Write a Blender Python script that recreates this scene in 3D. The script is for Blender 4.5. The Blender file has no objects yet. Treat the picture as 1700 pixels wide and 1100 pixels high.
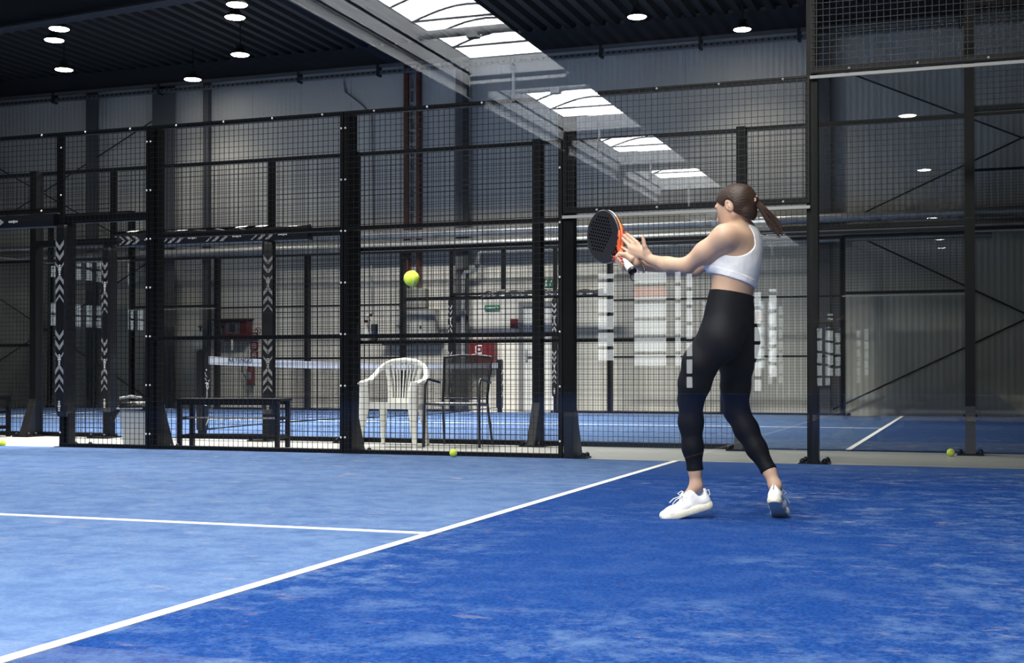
import bpy, math, random
import numpy as np
from mathutils import Vector, Matrix
random.seed(7)
SC = bpy.context.scene
COL = SC.collection
PI = math.pi

# ------------------------------------------------------------------ camera
cam_d = bpy.data.cameras.new('camera'); cam = bpy.data.objects.new('camera', cam_d); COL.objects.link(cam)
SC.camera = cam
cam.location = (9.160, -0.208, 0.705)
cam.rotation_euler = (PI/2 + 0.01051, 0, 0.33906)
cam_d.sensor_width = 36.0
cam_d.lens = 2157.27/1700*36
cam_d.shift_y = (597.56-550)/1700
cam_d.clip_start = 0.02; cam_d.clip_end = 300

# ------------------------------------------------------------------ view, world
SC.view_settings.view_transform = 'Standard'
SC.view_settings.look = 'None'
SC.view_settings.gamma = 1
SC.view_settings.use_curve_mapping = False
SC.view_settings.exposure = EXPO = 0.0
world = bpy.data.worlds.new('world'); SC.world = world; world.use_nodes = True
bg = world.node_tree.nodes['Background']
bg.inputs[0].default_value = (0.75, 0.85, 1.0, 1); bg.inputs[1].default_value = 0.6
try:
    SC.cycles.max_bounces = 6; SC.cycles.diffuse_bounces = 3; SC.cycles.glossy_bounces = 4
    SC.cycles.transparent_max_bounces = 16; SC.cycles.caustics_reflective = False
    SC.cycles.caustics_refractive = False; SC.cycles.sample_clamp_indirect = 4
except Exception: pass

# area lights added under the roof to brighten the courts, woman and far wall
def area(name, loc, sx, sy, power, col=(1, 1, 1), rot=(0, 0, 0), spread=None):
    l = bpy.data.lights.new(name, 'AREA'); l.shape = 'RECTANGLE'; l.size = sx; l.size_y = sy
    l.energy = power; l.color = col
    if spread: l.spread = spread
    o = bpy.data.objects.new(name, l); COL.objects.link(o); o.location = loc; o.rotation_euler = rot
    return o
area('added_fill_light', (0.9, 4.5, 6.9), 1.4, 17, 680, (1.0, 0.97, 0.92), spread=2.2)
area('added_fill_light', (7.0, 2.0, 6.9), 1.4, 10, 720, (1.0, 0.97, 0.92), spread=2.3)
area('added_fill_light', (7.5, -2.6, 6.9), 5, 1.4, 780, (1.0, 0.97, 0.92), (0.35, 0, 0), spread=2.2)
area('added_fill_light', (0.5, 12.0, 6.9), 6, 1.2, 700, (1.0, 0.97, 0.92), spread=2.1)
area('added_fill_light', (1.2, 17.2, 6.9), 4.0, 0.8, 1500, (1.0, 0.97, 0.92), spread=2.1)
# ------------------------------------------------------------------ materials
def mat(name, col=(0.5, 0.5, 0.5), rough=0.5, metal=0.0, spec=0.5, emit=None, estr=0, noise=None, bump=None, coat=0):
    m = bpy.data.materials.new(name); m.use_nodes = True
    nt = m.node_tree; b = nt.nodes['Principled BSDF']
    b.inputs['Base Color'].default_value = (*col, 1)
    b.inputs['Roughness'].default_value = rough
    b.inputs['Metallic'].default_value = metal
    b.inputs['Specular IOR Level'].default_value = spec
    if coat: b.inputs['Coat Weight'].default_value = coat
    if emit:
        b.inputs['Emission Color'].default_value = (*emit, 1); b.inputs['Emission Strength'].default_value = estr
    if noise or bump:
        tc = nt.nodes.new('ShaderNodeTexCoord')
    if noise:                                     # (scale, amount, stretch)
        sc_, amt = noise[0], noise[1]; st = noise[2] if len(noise) > 2 else (1, 1, 1)
        mp = nt.nodes.new('ShaderNodeMapping'); mp.inputs['Scale'].default_value = st
        nz = nt.nodes.new('ShaderNodeTexNoise'); nz.inputs['Scale'].default_value = sc_; nz.inputs['Detail'].default_value = 4
        mr = nt.nodes.new('ShaderNodeMapRange'); mr.inputs['To Min'].default_value = 1-amt; mr.inputs['To Max'].default_value = 1+amt
        mr.inputs['From Min'].default_value = 0.3; mr.inputs['From Max'].default_value = 0.7
        mx = nt.nodes.new('ShaderNodeMix'); mx.data_type = 'RGBA'; mx.blend_type = 'MULTIPLY'; mx.inputs[0].default_value = 1
        nt.links.new(tc.outputs['Object'], mp.inputs[0]); nt.links.new(mp.outputs[0], nz.inputs['Vector'])
        nt.links.new(nz.outputs['Fac'], mr.inputs['Value'])
        cc = nt.nodes.new('ShaderNodeCombineColor')
        for i in range(3): nt.links.new(mr.outputs[0], cc.inputs[i])
        mx.inputs[6].default_value = (*col, 1); nt.links.new(cc.outputs[0], mx.inputs[7])
        nt.links.new(mx.outputs[2], b.inputs['Base Color'])
    if bump:                                      # (scale, strength, distance)
        nz = nt.nodes.new('ShaderNodeTexNoise'); nz.inputs['Scale'].default_value = bump[0]; nz.inputs['Detail'].default_value = 3
        bp = nt.nodes.new('ShaderNodeBump'); bp.inputs['Strength'].default_value = bump[1]; bp.inputs['Distance'].default_value = bump[2]
        nt.links.new(tc.outputs['Object'], nz.inputs['Vector']); nt.links.new(nz.outputs['Fac'], bp.inputs['Height'])
        nt.links.new(bp.outputs[0], b.inputs['Normal'])
    return m

def glass_mat(name='tempered_glass', k=2.0):
    m = bpy.data.materials.new(name); m.use_nodes = True; nt = m.node_tree; nt.nodes.clear()
    out = nt.nodes.new('ShaderNodeOutputMaterial'); mix = nt.nodes.new('ShaderNodeMixShader')
    tr = nt.nodes.new('ShaderNodeBsdfTransparent'); tr.inputs[0].default_value = (0.96, 0.98, 0.97, 1)
    gl = nt.nodes.new('ShaderNodeBsdfGlossy'); gl.inputs['Roughness'].default_value = 0.0
    fr = nt.nodes.new('ShaderNodeFresnel'); fr.inputs[0].default_value = 1.5
    mu = nt.nodes.new('ShaderNodeMath'); mu.operation = 'MULTIPLY'; mu.inputs[1].default_value = k; mu.use_clamp = True
    nt.links.new(fr.outputs[0], mu.inputs[0]); nt.links.new(mu.outputs[0], mix.inputs[0])
    nt.links.new(tr.outputs[0], mix.inputs[1]); nt.links.new(gl.outputs[0], mix.inputs[2])
    nt.links.new(mix.outputs[0], out.inputs[0])
    return m

M = {}
M['black'] = mat('black_powder_coat', (0.004, 0.0042, 0.005), 0.4, 0, 0.25)
M['wire'] = mat('black_wire', (0.008, 0.008, 0.009), 0.38, 0, 0.5)
M['zinc'] = mat('zinc_bolt', (0.75, 0.75, 0.74), 0.35, 0.4)
M['alu'] = mat('aluminium_trim', (0.42, 0.415, 0.40), 0.5, 0.4)
M['glass'] = glass_mat(); M['glass2'] = glass_mat('court_glass', 1.1)
M['pad'] = mat('black_vinyl', (0.008, 0.008, 0.01), 0.3, 0, 0.5, bump=(9, 0.4, 0.01))
M['print'] = mat('grey_print', (0.24, 0.24, 0.25), 0.5)
M['white'] = mat('white_print', (0.6, 0.6, 0.6), 0.5)
M['galv'] = mat('galvanised_steel', (0.42, 0.43, 0.44), 0.38, 0.55, noise=(6, 0.12))
M['wallcol'] = mat('column_paint', (0.09, 0.092, 0.10), 0.5)
M['dark'] = mat('dark_steel', (0.02, 0.022, 0.026), 0.55)
M['rust'] = mat('rust_red_paint', (0.13, 0.035, 0.02), 0.6, noise=(12, 0.3))
M['conc'] = mat('concrete', (0.42, 0.42, 0.40), 0.33, 0, 0.5, noise=(1.3, 0.12, (1, 4, 1)), bump=(60, 0.05, 0.002))
M['line'] = mat('white_turf', (0.80, 0.79, 0.74), 0.9, bump=(400, 0.6, 0.003))
M['plastic'] = mat('white_plastic', (0.80, 0.80, 0.76), 0.38, 0, 0.5)
M['red'] = mat('fire_red', (0.12, 0.010, 0.012), 0.4)
M['green'] = mat('exit_green', (0.02, 0.16, 0.09), 0.5)
M['greybox'] = mat('grey_cabinet', (0.40, 0.39, 0.37), 0.45)
M['tape'] = mat('net_tape', (0.72, 0.74, 0.80), 0.7)
M['cord'] = mat('net_cord', (0.008, 0.008, 0.01), 0.7)
M['rope'] = mat('white_rope', (0.8, 0.8, 0.76), 0.8)
M['ball'] = mat('tennis_felt', (0.66, 0.80, 0.07), 0.95, bump=(900, 0.6, 0.002))
M['seam'] = mat('ball_seam', (0.75, 0.78, 0.6), 0.8)
M['bag'] = mat('black_bin_bag', (0.012, 0.012, 0.014), 0.22, 0, 0.6, bump=(30, 0.6, 0.01))
M['bin'] = mat('grey_bin', (0.46, 0.49, 0.53), 0.45)

# ------------------------------------------------------------------ builders
class MB:
    def __init__(s): s.v = []; s.f = []; s.mi = []; s.m = 0
    def add(s, vs, fs):
        n = len(s.v); s.v += [tuple(float(c) for c in v) for v in vs]
        s.f += [tuple(i+n for i in f) for f in fs]; s.mi += [s.m]*len(fs); return s
    def box(s, x0, x1, y0, y1, z0, z1):
        x0, x1 = min(x0, x1), max(x0, x1); y0, y1 = min(y0, y1), max(y0, y1); z0, z1 = min(z0, z1), max(z0, z1)
        v = [(x, y, z) for x in (x0, x1) for y in (y0, y1) for z in (z0, z1)]
        return s.add(v, [(0, 1, 3, 2), (4, 6, 7, 5), (0, 4, 5, 1), (2, 3, 7, 6), (0, 2, 6, 4), (1, 5, 7, 3)])
    def bar(s, a, b, w, h=None, up=(0, 0, 1), w2=None, h2=None):
        a = Vector(a); b = Vector(b); h = h or w; w2 = w2 or w; h2 = h2 or h
        d = (b-a).normalized(); u = Vector(up)
        if abs(d.dot(u)) > 0.98: u = Vector((1, 0, 0))
        r = d.cross(u).normalized(); u = r.cross(d)
        v = [a+r*i*w/2+u*j*h/2 for i, j in ((-1, -1), (1, -1), (1, 1), (-1, 1))] + [b+r*i*w2/2+u*j*h2/2 for i, j in ((-1, -1), (1, -1), (1, 1), (-1, 1))]
        return s.add(v, [(3, 2, 1, 0), (4, 5, 6, 7), (0, 1, 5, 4), (1, 2, 6, 5), (2, 3, 7, 6), (3, 0, 4, 7)])
    def tube(s, pts, r, n=10, cap=True, sq=None):
        """sweep a circle (or ellipse, r = list of (ra, rb)) along pts"""
        pts = [Vector(p) for p in pts]; k = len(pts)
        if not isinstance(r, (list, tuple)): r = [r]*k
        ref = None; rings = []
        for i, p in enumerate(pts):
            t = (pts[min(i+1, k-1)]-pts[max(i-1, 0)]).normalized()
            if ref is None:
                ref = Vector(sq) if sq else (Vector((0, 0, 1)) if abs(t.z) < 0.9 else Vector((1, 0, 0)))
            u = (ref - t*ref.dot(t)).normalized(); w = t.cross(u)
            if not sq: ref = u
            ra, rb = r[i] if isinstance(r[i], (list, tuple)) else (r[i], r[i])
            rings.append([p+u*ra*math.cos(2*PI*j/n)+w*rb*math.sin(2*PI*j/n) for j in range(n)])
        vs = [v for q in rings for v in q]; fs = []
        for i in range(k-1):
            for j in range(n):
                fs.append((i*n+j, i*n+(j+1) % n, (i+1)*n+(j+1) % n, (i+1)*n+j))
        if cap: fs += [tuple(range(n-1, -1, -1)), tuple((k-1)*n+j for j in range(n))]
        return s.add(vs, fs)
    def lathe(s, prof, c=(0, 0, 0), n=24, axis='z'):
        vs = []; fs = []; k = len(prof)
        for r, z in prof:
            for j in range(n):
                a = 2*PI*j/n; p = (r*math.cos(a), r*math.sin(a), z)
                if axis == 'y': p = (p[0], -p[2], p[1])
                vs.append((c[0]+p[0], c[1]+p[1], c[2]+p[2]))
        for i in range(k-1):
            for j in range(n):
                fs.append((i*n+j, i*n+(j+1) % n, (i+1)*n+(j+1) % n, (i+1)*n+j))
        if prof[0][0] > 1e-5: fs.append(tuple(range(n-1, -1, -1)))
        if prof[-1][0] > 1e-5: fs.append(tuple((k-1)*n+j for j in range(n)))
        return s.add(vs, fs)
    def prism(s, poly, a, b):
        """poly: list of 3D points in a plane, extruded by vector b-a"""
        d = Vector(b)-Vector(a); n = len(poly)
        vs = [Vector(p) for p in poly]+[Vector(p)+d for p in poly]
        fs = [tuple(range(n-1, -1, -1)), tuple(range(n, 2*n))]+[(i, (i+1) % n, n+(i+1) % n, n+i) for i in range(n)]
        return s.add(vs, fs)
    def build(s, name, m, parent=None, smooth=False, world=True, bevel=0):
        me = bpy.data.meshes.new(name)
        off = Vector((0, 0, 0))
        if parent is not None and world:
            q = parent
            while q is not None: off += q.location; q = q.parent
        me.from_pydata([(v[0]-off.x, v[1]-off.y, v[2]-off.z) for v in s.v], [], s.f)
        ms = m if isinstance(m, (list, tuple)) else [m]
        for q in ms: me.materials.append(M[q] if isinstance(q, str) else q)
        if len(ms) > 1: me.polygons.foreach_set('material_index', s.mi)
        if smooth: me.polygons.foreach_set('use_smooth', [True]*len(me.polygons))
        me.update()
        import bmesh
        bm = bmesh.new(); bm.from_mesh(me); bmesh.ops.recalc_face_normals(bm, faces=bm.faces)
        if bevel: bmesh.ops.bevel(bm, geom=list(bm.edges), offset=bevel, segments=2, affect='EDGES', clamp_overlap=True)
        bm.to_mesh(me); bm.free()
        if smooth:
            try: me.set_sharp_from_angle(angle=0.7)
            except Exception: pass
        o = bpy.data.objects.new(name, me); COL.objects.link(o)
        if parent is not None: o.parent = parent
        return o

def tag(o, label=None, cat=None, group=None, kind=None):
    if label: o['label'] = label
    if cat: o['category'] = cat
    if group: o['group'] = group
    if kind: o['kind'] = kind
    return o
def thing(name, label, cat, loc=(0, 0, 0), rz=0, group=None):
    o = bpy.data.objects.new(name, None); COL.objects.link(o); o.empty_display_size = 0.1
    o.location = loc; o.rotation_euler = (0, 0, rz)
    return tag(o, label, cat, group)
KIDS = {}
def copy_tree(o, parent=None, loc=None, rz=None, label=None, group=None, extra=None):
    c = o.copy(); COL.objects.link(c)
    if parent is not None: c.parent = parent
    if loc is not None: c.location = loc
    if rz is not None: c.rotation_euler = (0, 0, rz)
    if label: c['label'] = label
    if group: c['group'] = group
    for ch in [q for q in o.children]: copy_tree(ch, c)
    return c
def obj_at(o):
    """one-mesh thing: move the origin to the base centre of its bounds"""
    me = o.data; vs = [v.co for v in me.vertices]
    c = Vector(((min(v.x for v in vs)+max(v.x for v in vs))/2, (min(v.y for v in vs)+max(v.y for v in vs))/2, min(v.z for v in vs)))
    me.transform(Matrix.Translation(-c)); o.location = o.location + c
    return o
def struct(name, mb, m, **k):
    o = mb.build(name, m, **k); o['kind'] = 'structure'; return o

def text_mesh(name, txt, size, m, parent, loc, rot, ext=0.0008):
    cu = bpy.data.curves.new(name, 'FONT'); cu.body = txt; cu.size = size; cu.extrude = ext
    cu.align_x = 'CENTER'; cu.align_y = 'CENTER'
    t = bpy.data.objects.new(name, cu); COL.objects.link(t)
    bpy.context.view_layer.update()
    me = bpy.data.meshes.new_from_object(t.evaluated_get(bpy.context.evaluated_depsgraph_get()))
    COL.objects.unlink(t); bpy.data.objects.remove(t)
    o = bpy.data.objects.new(name, me); me.materials.clear(); me.materials.append(M[m]); COL.objects.link(o)
    o.parent = parent; o.location = loc; o.rotation_euler = rot
    return o
# ------------------------------------------------------------------ hall shell
XL, XR, YB, YF, ZC = -14.0, 19.0, -46.0, 22.6, 7.0
GAP = 1.947; DX = 1.159          # distance between the courts, shift of the second court
def turf_mat(name, xline, dim=1.0):
    m = bpy.data.materials.new(name); m.use_nodes = True; nt = m.node_tree; b = nt.nodes['Principled BSDF']
    N = nt.nodes.new; L = nt.links.new
    geo = N('ShaderNodeNewGeometry')
    def noise(scale, stretch=(1, 1, 1), detail=4, rough=0.6):
        mp = N('ShaderNodeMapping'); mp.inputs['Scale'].default_value = stretch
        nz = N('ShaderNodeTexNoise'); nz.inputs['Scale'].default_value = scale; nz.inputs['Detail'].default_value = detail
        nz.inputs['Roughness'].default_value = rough
        L(geo.outputs['Position'], mp.inputs[0]); L(mp.outputs[0], nz.inputs['Vector']); return nz.outputs['Fac']
    def rng(v, a, b_, c, d):
        mr = N('ShaderNodeMapRange'); mr.inputs[1].default_value = a; mr.inputs[2].default_value = b_
        mr.inputs[3].default_value = c; mr.inputs[4].default_value = d; L(v, mr.inputs[0]); return mr.outputs[0]
    def mix(fac, a, b_, mode='MIX'):
        mx = N('ShaderNodeMix'); mx.data_type = 'RGBA'; mx.blend_type = mode
        if isinstance(fac, float): mx.inputs[0].default_value = fac
        else: L(fac, mx.inputs[0])
        for k, q in ((6, a), (7, b_)):
            if isinstance(q, tuple): mx.inputs[k].default_value = (*q, 1)
            else: L(q, mx.inputs[k])
        return mx.outputs[2]
    def math_(op, a, b_):
        q = N('ShaderNodeMath'); q.operation = op
        for k, w in ((0, a), (1, b_)):
            if isinstance(w, (int, float)): q.inputs[k].default_value = w
            else: L(w, q.inputs[k])
        return q.outputs[0]
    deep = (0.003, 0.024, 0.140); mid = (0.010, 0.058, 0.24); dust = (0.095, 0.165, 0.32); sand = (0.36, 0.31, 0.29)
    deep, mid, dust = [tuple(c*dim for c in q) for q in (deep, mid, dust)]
    sep = N('ShaderNodeSeparateXYZ'); L(geo.outputs['Position'], sep.inputs[0])
    box = rng(sep.outputs[0], xline-0.02, xline+0.02, 1, 0)
    fib = noise(70, (1, 1, 1), 3, 0.7)
    blotch = noise(4.2, (1, 1, 1), 10, 0.82)
    big = noise(0.35, (1, 1, 1), 3)
    base = mix(rng(fib, 0.38, 0.62, 0, 1), deep, mid)
    wear = rng(blotch, 0.47, 0.62, 0, 0.8); wear = math_('MULTIPLY', wear, rng(big, 0.42, 0.56, 0.2, 1))
    c_out = mix(wear, base, dust)
    near = rng(sep.outputs[1], 8.3, 9.9, 0, 0.30)
    c_out = mix(near, c_out, dust)
    c_in = mix(rng(blotch, 0.38, 0.58, 0.5, 1.0), base, tuple(c*dim for c in (0.125, 0.20, 0.36)))
    c_in = mix(rng(fib, 0.4, 0.7, 0, 0.45), c_in, tuple(c*dim for c in (0.035, 0.10, 0.29)))
    c = mix(box, c_out, c_in)
    sp = noise(6, (0.8, 1.5, 1), 6, 0.75)
    s1 = rng(sp, 0.590, 0.65, 0, 0.9)
    s2 = math_('MULTIPLY', s1, rng(big, 0.42, 0.58, 0.15, 1))
    s3 = math_('MULTIPLY', s2, rng(sep.outputs[1], 4.5, 8.5, 0.35, 1))
    c = mix(s3, c, sand)
    L(c, b.inputs['Base Color']); b.inputs['Roughness'].default_value = 0.9
    b.inputs['Specular IOR Level'].default_value = 0.08
    b.inputs['Sheen Weight'].default_value = 0.0
    bp = N('ShaderNodeBump'); bp.inputs['Strength'].default_value = 0.7; bp.inputs['Distance'].default_value = 0.008
    L(noise(160, (1, 1, 1), 2, 0.7), bp.inputs['Height']); L(bp.outputs[0], b.inputs['Normal'])
    return m
M['turf1'] = turf_mat('blue_turf', 6.95); M['turf3'] = mat('dark_blue_turf', (0.004, 0.022, 0.10), 0.9, 0, 0.1); M['turf2'] = turf_mat('blue_turf_second', DX+6.95, 0.62)  # far and rear turf coloured darker to hold down brightness and reflected veil

mb = MB(); mb.box(XL-0.3, XR+0.3, YB-0.3, YF+0.3, -0.15, 0); struct('floor', mb, 'conc')
def turf(name, x0, x1, y0, y1, m):
    mb = MB(); mb.box(x0, x1, y0, y1, -0.01, 0.012); return tag(obj_at(mb.build(name, m)), None, None, kind='structure')
TZ = 0.012
turf('floor_turf_near', -10, 10, 0.02, 10-0.02, 'turf1')
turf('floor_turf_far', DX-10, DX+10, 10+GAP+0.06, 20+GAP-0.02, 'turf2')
turf('floor_turf_rear', -10, 10, -44, -2.6, 'turf3')
def line(x0, x1, y0, y1, label):
    mb = MB(); mb.box(x0, x1, y0, y1, TZ-0.004, TZ+0.003)
    tag(obj_at(mb.build('court_line', 'line')), label, 'court line')
line(6.925, 6.975, 0.02, 9.98, 'white service line running across the near blue court to the fence')
line(0.0, 6.925, 4.975, 5.025, 'white centre line of the near court meeting its service line')
line(DX+6.925, DX+6.975, 10+GAP+0.06, 19.98+GAP, 'white service line of the far court behind the right glass')
line(DX-6.925, DX+6.925, 14.975+GAP, 15.025+GAP, 'thin white centre line of the far court beyond the fence')
line(DX-6.975, DX-6.925, 10+GAP+0.06, 19.98+GAP, 'white service line at the left end of the far court')
line(6.925, 6.975, -12.5, -2.7, 'white service line of the court behind the glass front')
line(-6.9, 6.925, -7.65, -7.6, 'white centre line of the court behind the glass front')

# far wall, sandwich panels with fine ribs (real steps between the panels)
def wall_mat(name, col, axis=0):
    m = mat(name, col, 0.42, 0, 0.35); nt = m.node_tree; b = nt.nodes['Principled BSDF']
    geo = nt.nodes.new('ShaderNodeNewGeometry'); sep = nt.nodes.new('ShaderNodeSeparateXYZ')
    nt.links.new(geo.outputs['Position'], sep.inputs[0])
    mu = nt.nodes.new('ShaderNodeMath'); mu.operation = 'MULTIPLY'; mu.inputs[1].default_value = 2*PI/0.10
    sn = nt.nodes.new('ShaderNodeMath'); sn.operation = 'SINE'
    nt.links.new(sep.outputs[axis], mu.inputs[0]); nt.links.new(mu.outputs[0], sn.inputs[0])
    bp = nt.nodes.new('ShaderNodeBump'); bp.inputs['Strength'].default_value = 0.5; bp.inputs['Distance'].default_value = 0.006
    nt.links.new(sn.outputs[0], bp.inputs['Height']); nt.links.new(bp.outputs[0], b.inputs['Normal'])
    nz = nt.nodes.new('ShaderNodeTexNoise'); nz.inputs['Scale'].default_value = 0.8; nz.inputs['Detail'].default_value = 5
    mp = nt.nodes.new('ShaderNodeMapping'); mp.inputs['Scale'].default_value = (1.5, 1, 0.35)
    nt.links.new(geo.outputs['Position'], mp.inputs[0]); nt.links.new(mp.outputs[0], nz.inputs['Vector'])
    rp = nt.nodes.new('ShaderNodeMix'); rp.data_type = 'RGBA'
    rp.inputs[6].default_value = (*[c*0.88 for c in col], 1); rp.inputs[7].default_value = (*[min(1, c*1.1) for c in col], 1)
    nt.links.new(nz.outputs['Fac'], rp.inputs[0]); nt.links.new(rp.outputs[2], b.inputs['Base Color'])
    return m
M['wall'] = wall_mat('wall_panel', (0.64, 0.615, 0.555)); M['wally'] = wall_mat('wall_panel_side', (0.10, 0.10, 0.10), 1); M['wallrear'] = mat('dark_rear_wall', (0.05, 0.05, 0.052), 0.6)  # dark colours stand in for unlit side and rear walls, keeping glass reflections faint
mb = MB()
x = XL-0.3
while x < XR:
    x1 = min(x+1.1, XR+0.3); mb.box(x, x1-0.012, YF, YF+0.15, 0, ZC+0.4); mb.box(x1-0.012, x1, YF+0.012, YF+0.15, 0, ZC+0.4); x = x1
struct('wall_far', mb, 'wall')
# left wall with two bands of windows
def wall_with_holes(name, axis, pos, thick, a0, a1, z0, z1, holes, m):
    mb = MB(); xs = sorted({a0, a1, *[h[0] for h in holes], *[h[1] for h in holes]}); zs = sorted({z0, z1, *[h[2] for h in holes], *[h[3] for h in holes]})
    for i in range(len(xs)-1):
        run = None
        for j in range(len(zs)-1):
            cx, cz = (xs[i]+xs[i+1])/2, (zs[j]+zs[j+1])/2
            if any(h[0] < cx < h[1] and h[2] < cz < h[3] for h in holes): continue
            if axis == 'x': mb.box(pos, pos+thick, xs[i], xs[i+1], zs[j], zs[j+1])
            else: mb.box(xs[i], xs[i+1], pos, pos+thick, zs[j], zs[j+1])
    return struct(name, mb, m)
def day(name, col, s):
    m = bpy.data.materials.new(name); m.use_nodes = True; nt = m.node_tree; nt.nodes.clear()
    o = nt.nodes.new('ShaderNodeOutputMaterial'); e = nt.nodes.new('ShaderNodeEmission')
    e.inputs[0].default_value = (*col, 1); e.inputs[1].default_value = s; nt.links.new(e.outputs[0], o.inputs[0]); return m
M['day_side'] = day('daylit_window', (0.8, 0.9, 1.0), 7)
M['day_rear'] = day('daylit_facade_glazing', (0.92, 0.97, 1.0), 5.5)
M['day_orange'] = day('daylit_orange_panel', (1.0, 0.45, 0.33), 3.5)
M['day_roof'] = day('daylit_roof_glazing', (0.96, 0.98, 1.0), 22)
side = []
for r in ((2.0, 2.62), (3.3, 3.95)):
    for y in (10.2, 12.6, 15.0): side.append((y, y+1.9, r[0], r[1]))
wall_with_holes('wall_left', 'x', XL-0.2, 0.2, YB, YF+0.15, 0, ZC+0.4, side, 'wally')
WN = 0
for (a, b_, c, d) in side:
    WN += 1; t = thing('window_%d' % WN, None, None, (XL-0.1, (a+b_)/2, c)); t['kind'] = 'structure'
    mb = MB(); mb.box(XL-0.16, XL-0.14, a, b_, c, d); mb.build('window_pane', 'day_side', t)
    mb = MB()
    for y in np.linspace(a, b_, 5): mb.box(XL-0.14, XL-0.02, y-0.025, y+0.025, c, d)
    mb.box(XL-0.14, XL-0.02, a, b_, (c+d)/2-0.02, (c+d)/2+0.02)
    mb.build('window_frame', 'dark', t)
# rear facade with tall glazing (seen mirrored in the glass front)
rear = [(-3.84, -3.15, 1.2, 4.4), (-2.47, -1.19, 1.0, 4.4), (-0.95, -0.66, 1.0, 4.4), (-0.53, -0.24, 0.2, 4.4), (1.91, 2.22, 0.1, 3.7), (2.42, 2.76, 0.6, 3.7)]
wall_with_holes('wall_rear', 'y', YB-0.2, 0.2, XL, XR, 0, ZC+0.4, rear, 'wallrear')
for (a, b_, c, d) in rear:
    WN += 1; t = thing('window_%d' % WN, None, None, ((a+b_)/2, YB-0.1, c)); t['kind'] = 'structure'
    mb = MB(); mb.box(a, b_, YB-0.19, YB-0.17, c, d); mb.build('window_pane', 'day_rear', t)
    if a == -2.47:
        mb = MB(); mb.box(a, b_, YB-0.165, YB-0.16, 3.50, 3.9); mb.build('orange_panel', 'day_orange', t)
    mb = MB()
    for z in np.arange(c+0.45, d, 0.62): mb.box(a, b_, YB-0.16, YB-0.02, z-0.05, z+0.07)
    for xx in (a, b_): mb.box(xx-0.03, xx+0.03, YB-0.16, YB-0.02, c, d)
    mb.build('window_frame', 'dark', t)
mb = MB(); mb.box(XR, XR+0.2, YB, YF+0.15, 0, ZC+0.4); struct('wall_right', mb, 'wally')

# roof: corrugated deck with a glazed band in the rear half, and unseen glowing bands added over the near court
M['deck'] = mat('deck_paint', (0.045, 0.044, 0.043), 0.5, 0, 0.4)
M['deckrear'] = mat('deck_paint_pale', (0.10, 0.10, 0.105), 0.5)
def deck(name, x0, x1, y0, y1, m='deck'):
    mb = MB(); per = 0.28; k = int((x1-x0)/per+0.5); per = (x1-x0)/k; pf = []
    for i in range(k):
        a = x0+i*per; pf += [(a, ZC), (a+per*0.42, ZC), (a+per*0.52, ZC+0.11), (a+per*0.9, ZC+0.11)]
    pf.append((x1, ZC)); vs = [(p[0], y0, p[1]) for p in pf]+[(p[0], y1, p[1]) for p in pf]; n = len(pf)
    mb.add(vs, [(i, i+1, n+i+1, n+i) for i in range(n-1)])
    mb.box(x0, x1, y0, y1, ZC+0.14, ZC+0.2)
    return struct(name, mb, m)
SX0, SX1 = -1.00, 1.28
deck('ceiling', XL, SX0, YB, 14); deck('ceiling', SX1, 7.6, YB, 14)
deck('ceiling', XL, XR, 14, YF); deck('ceiling', 9.4, XR, YB, 14); deck('ceiling', 7.6, 9.4, YB, -5.5)
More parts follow.
